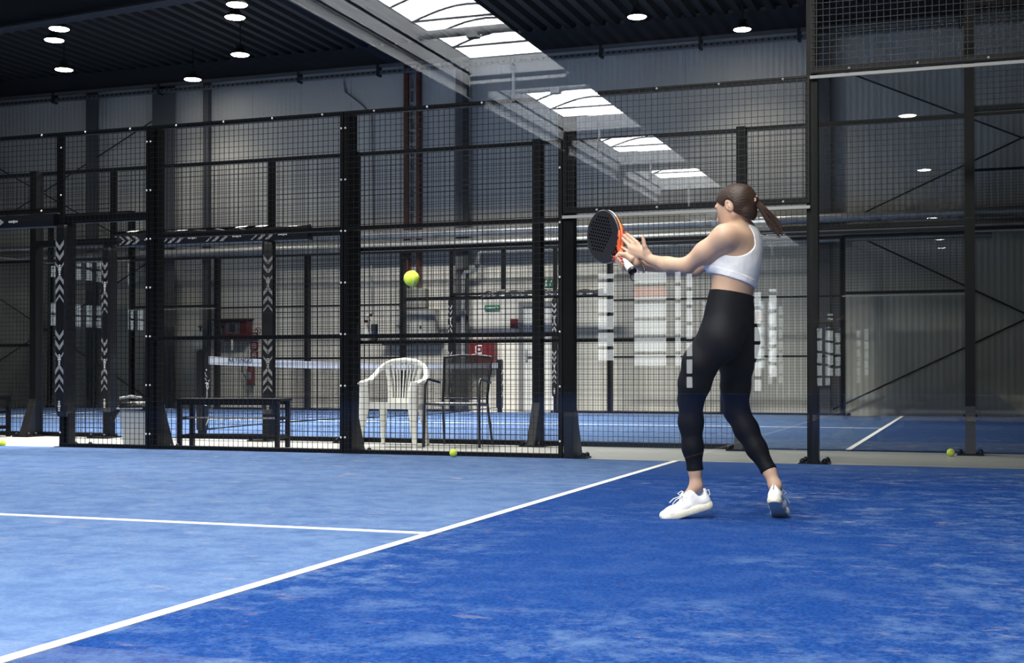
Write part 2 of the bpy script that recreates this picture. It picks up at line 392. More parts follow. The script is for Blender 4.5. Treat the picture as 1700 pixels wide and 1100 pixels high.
# roof lights of the rear half, raised on upstands, with closed ceiling between them
units = [(-25.9, -17.6), (-32.7, -27.0), (-38.5, -33.5), (-44.2, -39.3)]
for a, b_ in ((YB, -44.2), (-39.3, -38.5), (-33.5, -32.7), (-27.0, -25.9), (-17.6, -4.5), (13.0, 14)):
    mb = MB(); mb.box(SX0, SX1, a, b_, ZC+0.02, ZC+0.12); struct('ceiling', mb, 'deckrear')
mb = MB(); mb.box(7.6, 9.4, -5.5, -4.2, ZC, ZC+0.1); mb.box(7.6, 9.4, 13.0, 14, ZC, ZC+0.1); struct('ceiling', mb, 'deck')
M['liner'] = mat('pale_liner', (0.72, 0.73, 0.74), 0.5); M['palebeam'] = mat('pale_beam', (0.60, 0.61, 0.62), 0.5)
for i, (a, b_) in enumerate(units):
    t = thing('roof_light', ['nearest', 'second', 'third', 'farthest'][i]+' bright curved roof light of the band mirrored in the glass', 'skylight', (0.2, (a+b_)/2, ZC))
    mb = MB(); xg = SX0; zg = ZC+0.50
    mb.box(xg-0.03, xg, a, b_, 6.88, zg); mb.box(SX1, SX1+0.03, a, b_, ZC, zg); mb.box(xg, SX1, b_-0.03, b_, zg-0.1, zg)
    mb.build('upstand', 'liner', t)
    mb = MB(); mb.box(xg-0.10, xg-0.08, a, b_, 6.62, 6.9); mb.box(xg-0.24, xg+0.04, a, b_, 6.60, 6.62); mb.box(xg-0.2, xg, a, b_, 6.88, 6.9)
    mb.build('edge_beam', 'palebeam', t)
    mb = MB(); mb.box(-1.50, 1.15, a-0.04, a, 7.02 if i else 6.95, zg); mb.build('end_board', 'liner', t)
    mb = MB(); mb.tube([(0.0, a+0.05, 6.5), (0.0, a+0.05, 7.3)], 0.035, 8); mb.build('drop_pipe', 'palebeam', t)
    mb = MB(); n = 10; vs = []
    for j in range(n+1):
        q = j/n; xx = xg+(SX1-xg)*q; z = zg+0.02+0.25*math.sin(PI*q); vs += [(xx, a, z), (xx, b_, z)]
    mb.add(vs, [(2*j, 2*j+1, 2*j+3, 2*j+2) for j in range(n)])
    mb.add([vs[2*j] for j in range(n+1)], [tuple(range(n+1))]); mb.add([vs[2*j+1] for j in range(n+1)], [tuple(range(n, -1, -1))])
    mb.build('glazing', 'day_roof', t)
    k = max(2, int(round((b_-a)/1.1)))
    for j in range(1, k):
        y = a+(b_-a)*j/k; mb = MB()
        mb.tube([(xg+(SX1-xg)*q, y, zg+0.25*math.sin(PI*q)) for q in np.linspace(0, 1, 11)], 0.02, 6)
        if j % 2: mb.box(xg, SX1, y-0.02, y+0.02, zg-0.01, zg+0.02)
        mb.build('glazing_bar', 'dark', t)
    if b_-a > 4.5:
        yy = a+(2.7 if i == 0 else 4.2)
        mb = MB(); mb.tube([(xg, yy, zg-0.16), (SX1+0.02, yy, zg-0.16)], 0.085, 10); mb.box(0.0, 0.22, yy-0.09, yy+0.09, zg-0.30, zg-0.16)
        mb.build('cross_pipe', 'palebeam', t, smooth=False)
mb = MB(); mb.box(SX0, SX1, -4.5, 13.0, ZC+0.3, ZC+0.32); q = mb.build('glazing', 'added_top_glow' if 'added_top_glow' in M else M.setdefault('added_top_glow', day('added_glow_band', (0.93, 0.97, 1), 0.6)))  # unseen glowing band, added for top light over the court
tag(obj_at(q), 'long glowing roof band added unseen above the middle of the near court', 'skylight')
mb = MB(); mb.box(7.6, 9.4, -4.2, 13.0, ZC+0.3, ZC+0.32); q = mb.build('glazing', 'added_top_glow')  # second unseen glowing band, added for light on the back of the court
tag(obj_at(q), 'long glowing roof band added unseen above the back of the near court', 'skylight')

# beam along the top of the far wall, cable tray below it
mb = MB(); mb.box(XL, XR, YF-0.18, YF, 6.62, ZC); struct('trim_1', mb, M.setdefault('beam', mat('blue_black_beam', (0.035, 0.038, 0.045), 0.5)))
t = thing('cable_tray', 'long perforated cable tray running along the top of the far wall', 'cable tray', (0, YF-0.25, 6.42))
mb = MB(); mb.box(XL, XR, YF-0.35, YF-0.335, 6.42, 6.48); mb.box(XL, XR, YF-0.35, YF-0.335, 6.545, 6.60); mb.box(XL, XR, YF-0.335, YF-0.23, 6.42, 6.43)
mb.build('tray_channel', M.setdefault('tray', mat('tray_steel', (0.20, 0.20, 0.20), 0.4, 0.5)), t)
mb = MB()
for x in np.arange(XL+0.1, XR, 0.11): mb.box(x, x+0.035, YF-0.358, YF-0.35, 6.43, 6.465)
o = mb.build('tray_slot', 'dark', t); o['kind'] = 'stuff'
for x in (-11.5, -9, -6.4, -3.2, -1.5, 1.2, 2.9, 4.7, 6.4, 9):
    mb = MB(); mb.box(x, x+0.05, YF-0.37, YF-0.22, 6.38, 6.62); mb.build('tray_bracket', 'dark', t)
# girder hanging under the deck at the upper left
t = thing('roof_girder', 'deep dark steel girder hanging under the ceiling at upper left', 'girder', (-6, 16, 6.0))
mb = MB(); A = Vector((-13.5, 15.2, 5.30)); B = Vector((2.0, 15.2, 6.03))
mb.bar(A+Vector((0, 0, 0.35)), B+Vector((0, 0, 0.35)), 0.03, 0.7); mb.build('web', M['beam'], t)
mb = MB(); mb.bar(A, B, 0.24, 0.03); mb.build('flange', M['beam'], t)
mb = MB(); mb.bar(A+Vector((0, 0, 0.7)), B+Vector((0, 0, 0.7)), 0.24, 0.03); mb.build('flange', M['beam'], t)

# ---- high-bay lamps
M['lens'] = day('lamp_lens', (1.0, 0.97, 0.9), 30)
M['lampbody'] = mat('lamp_body', (0.015, 0.015, 0.017), 0.4)
def lamp(loc, label, r=0.17, power=130, group=None):
    t = thing('high_bay_lamp', label, 'lamp', loc, 0, group)
    mb = MB(); mb.lathe([(r*1.02, 0.0), (r*1.02, 0.02), (r*0.7, 0.06), (r*0.45, 0.10), (r*0.45, 0.16), (0.02, 0.17)], loc, 20); mb.build('housing', 'lampbody', t, smooth=True)
    mb = MB(); mb.lathe([(0.0, -0.012), (r*0.9, -0.008), (r*0.95, 0.0)], loc, 20); mb.build('lens', 'lens', t)
    mb = MB(); mb.tube([(loc[0], loc[1], loc[2]+0.16), (loc[0], loc[1], ZC)], 0.012, 6); mb.build('hanger', 'lampbody', t)
    l = bpy.data.lights.new('lamp_light', 'SPOT'); l.energy = power; l.color = (1, 0.93, 0.82); l.spot_size = 2.1; l.spot_blend = 0.7; l.shadow_soft_size = 0.15
    o = bpy.data.objects.new('lamp_light', l); COL.objects.link(o); o.parent = t; o.location = (0, 0, -0.03)
lamp((-5.58, 18.07, 6.4), 'brightest round ceiling lamp at the upper left of the hall')
lamp((-6.84, 19.91, 6.4), 'round ceiling lamp just below the brightest pair at upper left')
lamp((-5.02, 17.50, 6.4), 'dimmer round lamp touching the upper right of the brightest left lamp')
lamp((-1.91, 17.86, 6.4), 'bright round ceiling lamp left of the mirrored roof lights')
lamp((-1.50, 17.25, 6.4), 'round lamp just above the bright one near the top edge')
lamp((-3.12, 20.01, 6.4), 'round ceiling lamp below the pair near the top edge')
lamp((-5.02, 21.41, 6.4), 'small round ceiling lamp low against the wall beam')
lamp((4.16, 19.97, 6.4), 'bright round ceiling lamp right of the mirrored roof lights', 0.16)
lamp((5.62, 21.29, 6.4), 'small round ceiling lamp farthest right under the dark deck', 0.15)
# lamps of the rear half, seen mirrored in the glass front
lamp((7.87, -29.71, 6.4), 'nearer round lamp mirrored above the far court glass', 0.2)
lamp((7.96, -37.85, 6.4), 'farther round lamp mirrored above the far court glass', 0.2)
# ------------------------------------------------------------------ court enclosures
PROTO = {}
def proto_mesh(key, fn):
    if key not in PROTO: PROTO[key] = fn()
    return PROTO[key]
def link(name, me, parent, loc=(0, 0, 0), rot=(0, 0, 0)):
    o = bpy.data.objects.new(name, me); COL.objects.link(o); o.parent = parent; o.location = loc; o.rotation_euler = rot; return o
def as_mesh(mb, m, smooth=False):
    o = mb.build('tmp', m, smooth=smooth); me = o.data; bpy.data.objects.remove(o); return me
def wires(w, h):
    mb = MB(); r = 0.0019; n = int(round(w/0.05)); k = int(round(h/0.05))
    for i in range(n+1):
        x = min(max(i*w/n, 0.012), w-0.012); mb.box(x-r, x+r, -r, r, 0.01, h-0.01)
    for j in range(k+1):
        z = min(max(j*h/k, 0.012), h-0.012); mb.box(0.01, w-0.01, -3*r, -r, z-r, z+r)
    return as_mesh(mb, 'wire')
def frame(w, h):
    mb = MB(); s = 0.037; g = 0.004
    mb.box(g, s, 0, 0.035, 0, h); mb.box(w-s, w-g, 0, 0.035, 0, h)
    mb.box(s, w-s, 0, 0.035, 0, s+0.008); mb.box(s, w-s, 0, 0.035, h-s, h)
    return as_mesh(mb, 'black')
def bolt_me():
    mb = MB(); mb.lathe([(0.010, 0.0), (0.010, 0.003), (0.007, 0.007), (0.0, 0.009)], (0, 0, 0), 8, axis='y')
    for i, v in enumerate(mb.v): mb.v[i] = (v[0], -abs(v[1]), v[2])
    return as_mesh(mb, 'zinc', True)
def mesh_panel(label, x, y, w, h, z0=0.0, rails=(), bolts=True, rot=0, flip=1):
    t = thing('mesh_panel', label, 'fence panel', (x, y, z0), rot)
    link('frame', proto_mesh(('fr', w, h), lambda: frame(w, h)), t)
    link('wire_mesh', proto_mesh(('wm', w, h), lambda: wires(w, h)), t, (0, -0.004*flip, 0))
    for z in rails:
        mb = MB(); mb.box(0.037, w-0.037, 0.005, 0.03, z-z0-0.016, z-z0+0.016)
        link('rail', proto_mesh(('rl', w), lambda: as_mesh(MB().box(0.037, w-0.037, 0.005, 0.03, -0.017, 0.017), 'black')), t, (0, 0, z-z0))
    if bolts:
        bm = proto_mesh('bolt', bolt_me)
        if h > 2:
            for z in (0.15, 0.6, 1.05, 1.5, 1.95, 2.4, 2.85):
                for xx in (0.02, w-0.02): link('bolt', bm, t, (xx, -0.009, z))
        k = 4 if w > 1.5 else 2
        for i in range(k):
            xx = w*(i+0.55)/k+0.02
            link('bolt', bm, t, (xx, -0.009, h-0.018))
            if h < 1.2: link('bolt', bm, t, (xx, -0.009, 0.02))
    return t
def glass_panel(label, x, y, w, h, rot=0, z0=0.02, trim='alu'):
    t = thing('glass_panel', label, 'glass panel', (x, y, z0), rot)
    g = 'glass' if y < 1 else 'glass2'
    link('pane', proto_mesh(('gl', w, h, g), lambda: as_mesh(MB().add([(0.012, 0, 0), (w-0.012, 0, 0), (w-0.012, 0, h-0.02), (0.012, 0, h-0.02)], [(0, 1, 2, 3)]), g)), t)
    o = link('top_trim', proto_mesh(('gt', w, trim), lambda: as_mesh(MB().box(0.0, w, -0.012, 0.012, 0, 0.024), trim)), t, (0, 0, h-0.04))
    if trim == 'alu': o['label'] = 'pale aluminium trim along the top edge'
    return t
def post(label, x, y, h, out=1, foot=True, w=0.08, base=True, gus=1, rot=0):
    """steel post; out = +1 the outside lies towards +y"""
    t = thing('fence_post', label, 'fence post', (x, y, 0), rot)
    key = ('po', h, out, w)
    link('post_tube', proto_mesh(key, lambda: as_mesh(MB().box(-w/2, w/2, 0 if out > 0 else -0.1, 0.1 if out > 0 else 0, 0.015, h), 'black')), t)
    if foot:
        def fn():
            mb = MB(); s = out
            mb.prism([(-w/2, 0.1*s, 0.42), (-w/2, 0.1*s, 0.015), (-w/2, 0.27*s, 0.015)], (0, 0, 0), (0.012, 0, 0))
            mb.prism([(w/2-0.012, 0.1*s, 0.42), (w/2-0.012, 0.1*s, 0.015), (w/2-0.012, 0.27*s, 0.015)], (0, 0, 0), (0.012, 0, 0))
            a = Vector((0, 0.1*s, 0.42)); b = Vector((0, 0.27*s, 0.015)); mb.bar(a, b, w-0.01, 0.01, up=(0, 0, 1))
            return as_mesh(mb, M.setdefault('gusset', mat('worn_black_steel', (0.014, 0.0135, 0.0135), 0.4, 0, 0.4, noise=(14, 0.3))))
        link('foot_gusset', proto_mesh(('gu', out, w), fn), t)
    def fb():
        mb = MB(); mb.box(-0.11, 0.11, -0.03 if out > 0 else -0.30, 0.30 if out > 0 else 0.03, 0, 0.015); return as_mesh(mb, 'black')
    link('base_plate', proto_mesh(('bp', out), fb), t)
    nb = proto_mesh('anchor', lambda: as_mesh(MB().lathe([(0.022, 0), (0.022, 0.018), (0.014, 0.03), (0, 0.036)], (0, 0, 0), 8), 'black', True))
    for xx in (-0.085, 0.085):
        for yy in ((0.15, 0.26) if foot else (0.05, 0.26)): link('anchor_bolt', nb, t, (xx, out*yy, 0.015))
    return t
def chevrons(t, axis, span, width, face, dirs=1, text_at=()):
    """printed arrows on a pad: thin raised prints. axis 'z' for posts, 'x' for beams. face = callable(u, v) -> point"""
    mb = MB()
    for (a, b_, d) in span:
        p = a
        while p < b_:
            th = 0.045 if (int((p-a)/0.09) % 3) else 0.025
            w = width/2-0.008
            for s in (-1, 1):
                q = [(0, p+0.06*d), (s*w, p), (s*w, p-th*d), (0, p+0.06*d-th*d)]
                mb.add([face(u, v) for u, v in q], [(0, 1, 2, 3)])
            p += 0.095
    o = mb.build('chevron_print', 'print', t, world=False); return o
def letters_blob(t, pts, face, s=0.018):
    mb = MB()
    for c, n in pts:
        for i in range(n):
            u = (i-(n-1)/2)*s*1.15
            hgt = s*(1.9 if i == n//2 else 1.15)
            mb.add([face(-hgt/2, c+u-s*0.4), face(hgt/2, c+u-s*0.4), face(hgt/2, c+u+s*0.4), face(-hgt/2, c+u+s*0.4)], [(0, 1, 2, 3)])
    return mb.build('logo_print', 'white', t, world=False)
def post_pad(label, x, y, z0, z1, out=-1, w=0.13, d=0.15, rot=0):
    """vinyl pad wrapped round a door post"""
    t = thing('post_padding', label, 'padding', (x, y, z0)); side = (x-9.16)/(y+0.2) < -0.66
    mb = MB(); H = z1-z0
    prof = [(0.0, 0.82), (0.05, 0.95), (0.12, 1.0), (H-0.1, 1.0), (H-0.03, 0.95), (H, 0.85)]
    def ring(s, z):
        a, b_ = w/2*s, d/2*s; c = 0.02
        return [(-a+c, -b_, z), (a-c, -b_, z), (a, -b_+c, z), (a, b_-c, z), (a-c, b_, z), (-a+c, b_, z), (-a, b_-c, z), (-a, -b_+c, z)]
    vs = []; n = 8
    zs = []
    for i in range(len(prof)-1):
        k = 6 if prof[i+1][0]-prof[i][0] > 0.5 else 1
        for j in range(k): zs.append((prof[i][0]+(prof[i+1][0]-prof[i][0])*j/k, prof[i][1]+(prof[i+1][1]-prof[i][1])*j/k))
    zs.append(prof[-1])
    for i, (z, s) in enumerate(zs): vs += ring(s*(1+0.02*math.sin(i*2.1)), z)
    fs = [(i*n+j, i*n+(j+1) % n, (i+1)*n+(j+1) % n, (i+1)*n+j) for i in range(len(zs)-1) for j in range(n)]
    fs += [tuple(range(n-1, -1, -1)), tuple(range((len(zs)-1)*n, len(zs)*n))]
    mb.add(vs, fs); mb.build('cover', 'pad', t, world=False, smooth=False)
    span = []; zz = 0.25
    while zz+0.5 < H: span.append((zz, zz+0.24, 1)); span.append((zz+0.34, zz+0.58, -1)); zz += 0.85
    fr = lambda u, v: (u, -d/2-0.004, v)
    fx = lambda u, v: (w/2+0.004, u, v)
    chevrons(t, 'z', span, w*0.85, fr)
    if not side: chevrons(t, 'z', span, d*0.4, lambda u, v: (w/2+0.004, u+d*0.2, v))
    mids = [(a[1]+0.05, 5) for a in span[::2]] + [(0.1, 5)]
    letters_blob(t, mids, lambda u, v: (u, -d/2-0.005, v))
    t.rotation_euler = (0, 0, rot)
    return t
def beam_pad(label, x0, x1, y, z, h=0.10, d=0.12, sag=0.012):
    t = thing('beam_padding', label, 'padding', (x0, y, z))
    mb = MB(); W = x1-x0; k = int(W/0.12); vs = []; n = 6
    for i in range(k+1):
        x = W*i/k; e = sag*abs(math.sin(i*1.7))+0.006*math.sin(i*3.1)
        vs += [(x, -d/2, -h/2), (x, d/2, -h/2), (x, d/2, h/2), (x, 0.02, h/2+e*1.6), (x, -d/2, h/2+e), (x, -d/2-0.01, 0)]
    fs = [(i*n+j, i*n+(j+1) % n, (i+1)*n+(j+1) % n, (i+1)*n+j) for i in range(k) for j in range(n)]
    fs += [tuple(range(n-1, -1, -1)), tuple(range(k*n, (k+1)*n))]
    mb.add(vs, fs); mb.build('cover', 'pad', t, world=False)
    mb = MB()
    for i in range(k):                                   # pale torn upper edge of the foil
        if math.sin(i*2.3) > -0.2:
            x = W*i/k; e = sag*abs(math.sin(i*1.7))
            mb.add([(x, -d/2, h/2+e+0.004), (x+W/k, -d/2, h/2+e+0.004), (x+W/k, 0.02, h/2+e*1.6+0.008), (x, 0.02, h/2+e*1.6+0.008)], [(0, 1, 2, 3)])
    mb.build('upper_edge', 'alu', t, world=False)['label'] = 'pale shiny upper edge of the cover'
    span = []; q = 0.06
    while q+0.3 < W: span.append((q, q+0.22, 1)); q += 0.55
    chevrons(t, 'x', span, h*0.9, lambda u, v: (v, -d/2-0.014, u))
    letters_blob(t, [(a[1]+0.14, 6) for a in span if a[1]+0.2 < W], lambda u, v: (v, -d/2-0.015, u), 0.016)
    return t
def header(label, x0, x1, y, z=2.2, h=0.08, out=1):
    t = MB(); t.box(x0, x1, y, y+0.06*out, z-h/2, z+h/2)
    o = t.build('door_header', 'black'); obj_at(o); return tag(o, label, 'beam')

# ---- near court, far side (y = 10)
Y1 = 10.0
mesh_panel('narrow black mesh fence panel beside the door opening of the near court', 1, Y1, 1, 3.0)
mesh_panel('black mesh fence panel of the near court standing in front of the bench', 2, Y1, 2, 3.0, 0, (1.03, 1.975))
mesh_panel('black mesh fence panel of the near court in front of the two chairs', 4, Y1, 2, 3.0, 0, (1.03, 1.975))
mesh_panel('black mesh panel over the door opening at the upper left', -1, Y1, 2, 0.76, 2.24)
header('black steel beam over the door opening of the near court', -1.1, 2.0, Y1+0.04, 2.17, 0.07)
glass_panel('two metre high glass panel of the near court behind the woman', 6, Y1, 2, 2.0)
mesh_panel('black mesh panel mounted on the lower glass panel behind the woman', 6, Y1, 2, 0.99, 2.02)
glass_panel('three metre high glass panel of the near court right of the woman', 8, Y1, 2, 3.0)
mesh_panel('black mesh panel above the tall glass at the upper right', 8, Y1, 2, 0.98, 3.02)
for x, h, lab, ft in ((1, 2.2, 'black post at the door opening of the near court, partly wrapped in padding', False),
                  (2.03, 3.0, 'black fence post of the near court beside the rubbish bin', True),
                  (4.02, 3.0, 'black fence post of the near court left of the white chair', True),
                  (6.04, 3.0, 'black fence post of the near court where the mesh fence meets the glass', True),
                  (8.01, 4.0, 'tall black fence post of the near court just right of the woman', False),
                  (10.05, 4.0, 'black corner post of the near court beyond the right edge', False)):
    post(lab, x if x > 1 else 1.045, Y1+0.037, h, 1, ft, 0.085 if x > 1 else 0.07)
post_pad('black padding with grey arrows on the near door post', 1.02, Y1+0.06, 0.30, 2.12, w=0.13, d=0.16)
beam_pad('arrow-printed padding on the door beam of the near court at the left edge', -1.0, 0.98, Y1+0.0, 2.16, 0.11)
# front glass the picture is taken through and the court corner
glass_panel('clear front glass panel of the near court the hall is seen through', 8, 0.0, 2, 3.0)
# ---- second court, near side (y = 11.95)
Y2 = 10+GAP
def c2(x): return x+DX
mesh_panel('black mesh fence panel of the far court at the left edge above the second bench', c2(-4), Y2, 2, 3.0, 0, (1.03, 1.99), False)
mesh_panel('narrow mesh fence panel of the far court left of its door opening', c2(-2), Y2, 1, 3.0, 0, (), False)
mesh_panel('mesh panel above the door opening of the far court', c2(-1), Y2, 2, 0.76, 2.24, (), False)
mesh_panel('narrow mesh fence panel of the far court right of its door opening', c2(1), Y2, 1, 3.0, 0, (), False)
mesh_panel('mesh fence panel of the far court behind the two chairs', c2(2), Y2, 2, 3.0, 0, (1.03, 1.99), False)
mesh_panel('mesh fence panel of the far court behind the racket', c2(4), Y2, 2, 3.0, 0, (1.03, 1.99), False)
glass_panel('two metre high glass panel of the far court behind the tall near post', c2(6), Y2, 2, 2.0, trim='black')
mesh_panel('mesh panel above the lower glass of the far court', c2(6), Y2, 2, 0.99, 2.02, (), False)
glass_panel('three metre high glass panel of the far court at the right edge', c2(8), Y2, 2, 3.0, trim='black')
mesh_panel('mesh panel above the tall glass of the far court at the right edge', c2(8), Y2, 2, 0.98, 3.02, (), False)
header('black beam over the door opening of the far court', c2(-2), c2(2), Y2-0.04, 2.17, 0.07, -1)
for x, h, lab, ft in ((-4, 3.0, 'black post of the far court beyond the left edge', True), (-2, 3.0, 'black far court post with slanted foot near the left edge', True),
                  (-1, 2.2, 'black door post of the far court left of the bin', False), (1, 2.2, 'black door post of the far court behind the bench', False),
                  (2, 3.0, 'black far court post just left of the white chair', True), (4, 3.0, 'black far court post with slanted foot right of the black chair', True),
                  (6, 3.0, 'black far court post with bolted foot behind the right leg of the woman', True), (8, 4.0, 'tall black far court post right of the tennis ball', True)):
    post(lab, c2(x), Y2-0.002, h, -1, ft, 0.085)
post_pad('arrow-printed padding on the far court door post left of the bin', c2(-1), Y2-0.06, 0.28, 2.1, w=0.12, d=0.15)
post_pad('arrow-printed padding on the far court door post behind the bench', c2(1), Y2-0.06, 0.28, 2.1, w=0.13, d=0.14, rot=0.5)
beam_pad('wrinkled arrow-printed padding on the door beam of the far court', c2(-0.85), c2(1.5), Y2-0.07, 2.165, 0.12, 0.12, 0.03)
# ---- second court, far side
Y3 = 20+GAP
for x, lab in ((-10, 'tall glass panel of the far court in its far left corner'),):
    glass_panel(lab, c2(-10), Y3, 2, 3.0); mesh_panel('mesh panel above the far left corner glass', c2(-10), Y3, 2, 0.98, 3.02, (), False)
glass_panel('lower glass panel of the far court left of the rubbish bin', c2(-8), Y3, 2, 2.0)
mesh_panel('mesh panel above the lower glass left of the rubbish bin', c2(-8), Y3, 2, 0.99, 2.02, (), False)
far = [(-6, 2, 'rearmost mesh panel behind the net and fire hose cabinet'), (-4, 2, 'rearmost mesh panel behind the net, next to the white chair post'), (-2, 1, 'narrow rearmost mesh panel in front of the electrical cabinets'),
       (1, 1, 'narrow rearmost mesh panel in front of the grey door'), (2, 2, 'rearmost mesh panel behind the racket'), (4, 2, 'rearmost mesh panel behind the woman')]
for x, w, lab in far: mesh_panel(lab, c2(x), Y3, w, 3.0, 0, (1.0, 2.0) if w == 2 else (), False)
mesh_panel('rearmost mesh panel over the far door opening', c2(-1), Y3, 2, 0.86, 2.14, (), False)
mb = MB(); mb.box(c2(0)-0.035, c2(0)+0.035, Y3+0.036, Y3+0.09, 2.14, 3.0); tag(obj_at(mb.build('mullion', 'black')), 'short black upright above the rearmost door beam', 'upright')
header('rearmost beam over the far door opening, wrapped in torn silver foil', c2(-2), c2(2), Y3+0.04, 2.10, 0.06)
beam_pad('silvery crumpled padding on the rearmost door beam', c2(-0.4), c2(1.9), Y3-0.02, 2.12, 0.06, 0.1, 0.05)
glass_panel('lower rearmost glass panel right of the woman', c2(6), Y3, 2, 2.0)
mesh_panel('rearmost mesh panel above the lower glass right of the woman', c2(6), Y3, 2, 0.99, 2.02, (), False)
glass_panel('tall rearmost glass panel at the right edge', c2(8), Y3, 2, 3.0)
mesh_panel('rearmost mesh panel above the tall glass at the right edge', c2(8), Y3, 2, 0.98, 3.02, (), False)
fl = {-10: 'rearmost corner post at the far left', -8: 'rearmost post left of the bin', -6: 'rearmost post behind the net post', -4: 'rearmost post between the net and the near post', -2: 'rearmost post left of the electrical cabinets',
      -1: 'rearmost door post in front of the electrical cabinets', 1: 'rearmost door post in front of the grey door', 2: 'rearmost post below the racket', 4: 'rearmost post hidden behind the woman', 6: 'rearmost post where mesh meets glass at right', 8: 'rearmost post behind the tall right post'}
for x, lab in fl.items():
    h = 4.0 if abs(x) in (8, 10) else (2.2 if abs(x) == 1 else 3.0)
    post('black '+lab, c2(x), Y3+0.037, h, 1, False, 0.08)
post_pad('arrow-printed padding on the rearmost door post by the cabinets', c2(-1), Y3+0.02, 0.3, 2.05, w=0.11, d=0.12)
post_pad('arrow-printed padding on the rearmost door post by the grey door', c2(1), Y3+0.02, 0.3, 2.05, w=0.11, d=0.12)
# left end wall of the second court
names = ['nearest', 'second', 'third', 'fourth', 'farthest']
for i in range(5):
    if i < 1: continue
    glass_panel(names[i]+' glass panel of the left end wall of the far court', c2(-10), Y2+2*i, 2, 3.0, PI/2)
    if i < 4: post(names[i]+' post of the left end wall of the far court', c2(-10)-0.05, Y2+2*i+2, 3.0, 1, False, 0.08, rot=PI/2)

# ---- net of the second court
def net():
    t = thing('court_net', 'black court net with white top tape behind the bench and chairs', 'net', (c2(0), Y2+0.25, 0))
    y0, y1 = Y2+0.34, Y3-0.25; mb = MB()
    def top(y): q = (y-y0)/(y1-y0); return 0.90-0.05*math.sin(PI*q)
    x = c2(0); r = 0.0016; y = y0
    while y <= y1: mb.box(x-r, x+r, y-r, y+r, 0.10, top(y)-0.06); y += 0.045
    k = 17
    for j in range(k+1):
        for i in range(16):
            ya, yb = y0+(y1-y0)*i/16, y0+(y1-y0)*(i+1)/16
            za = 0.1+(top(ya)-0.16)*j/k; zb = 0.1+(top(yb)-0.16)*j/k
            mb.bar((x, ya, za), (x, yb, zb), 2*r)
    mb.build('netting', 'cord', t)
    mb = MB(); n = 24
    for i in range(n):
        ya, yb = y0+(y1-y0)*i/n, y0+(y1-y0)*(i+1)/n
        mb.add([(x+0.008, ya, top(ya)), (x+0.008, yb, top(yb)), (x+0.008, yb, top(yb)-0.09), (x+0.008, ya, top(ya)-0.09),
                (x-0.008, ya, top(ya)), (x-0.008, yb, top(yb)), (x-0.008, yb, top(yb)-0.09), (x-0.008, ya, top(ya)-0.09)],
               [(0, 3, 2, 1), (4, 5, 6, 7), (0, 1, 5, 4)])
    mb.build('top_tape', 'tape', t)
    mb = MB(); mb.tube([(x, y0+(y1-y0)*q, 0.09+0.02*math.sin(7*q)) for q in np.linspace(0, 1, 24)], 0.008, 6)
    mb.build('bottom_cord', 'cord', t)
    o = text_mesh('brand_print', 'ARTENGO', 0.078, 'cord', t, (x+0.011-c2(0), 1.02-0.25+0.0, 0.861), (PI/2, 0, PI/2))
    o.scale = (1.45, 1, 1)
    mb = MB()
    for a, b_ in (((0.06, -0.02, 0.74), (0.0, 0.10, 0.86)), ((0.06, -0.05, 0.66), (0.03, 0.09, 0.60)), ((0.06, -0.05, 0.72), (0.03, 0.09, 0.62)), ((0.06, 0.0, 0.60), (0.062, -0.01, 0.38)), ((0.062, -0.04, 0.60), (0.03, 0.1, 0.64)),
                  ((0.06, -0.06, 0.36), (0.03, 0.1, 0.37)), ((0.06, 0.05, 0.26), (0.06, -0.02, 0.14))):
        mb.tube([(x+a[0], Y2+0.25+a[1], a[2]), (x+(a[0]+b_[0])/2, Y2+0.25+(a[1]+b_[1])/2, (a[2]+b_[2])/2-0.01), (x+b_[0], Y2+0.25+b_[1], b_[2])], 0.0035, 6)
    mb.tube([(x+0.064, Y2+0.25+0.02*math.cos(q), 0.57+0.03*math.sin(q)) for q in np.linspace(0, 2*PI, 12)], 0.0035, 6)
    mb.build('lacing', 'rope', t)
net()
for y, lab, f in ((Y2+0.25, 'black padded net post behind the bench', 1), (Y3-0.13, 'black padded net post in front of the far wall', -1)):
    t = thing('net_post', lab, 'net post', (c2(0), y, TZ))
    mb = MB(); mb.box(c2(0)-0.05, c2(0)+0.05, y-0.055, y+0.055, 0.08, 0.96); mb.build('padding', 'pad', t, bevel=0.012)
    mb = MB(); mb.box(c2(0)-0.035, c2(0)+0.035, y-0.035, y+0.035, TZ, 0.10); mb.build('post_foot', 'black', t)
    if f < 0:
        mb = MB()
        for z in (0.3, 0.5, 0.7): mb.bar((c2(0)+0.053, y-0.05, z), (c2(0)+0.053, y+0.05, z+0.09), 0.005); mb.bar((c2(0)+0.053, y+0.05, z), (c2(0)+0.053, y-0.05, z+0.09), 0.005)
        mb.build('lacing', 'rope', t)
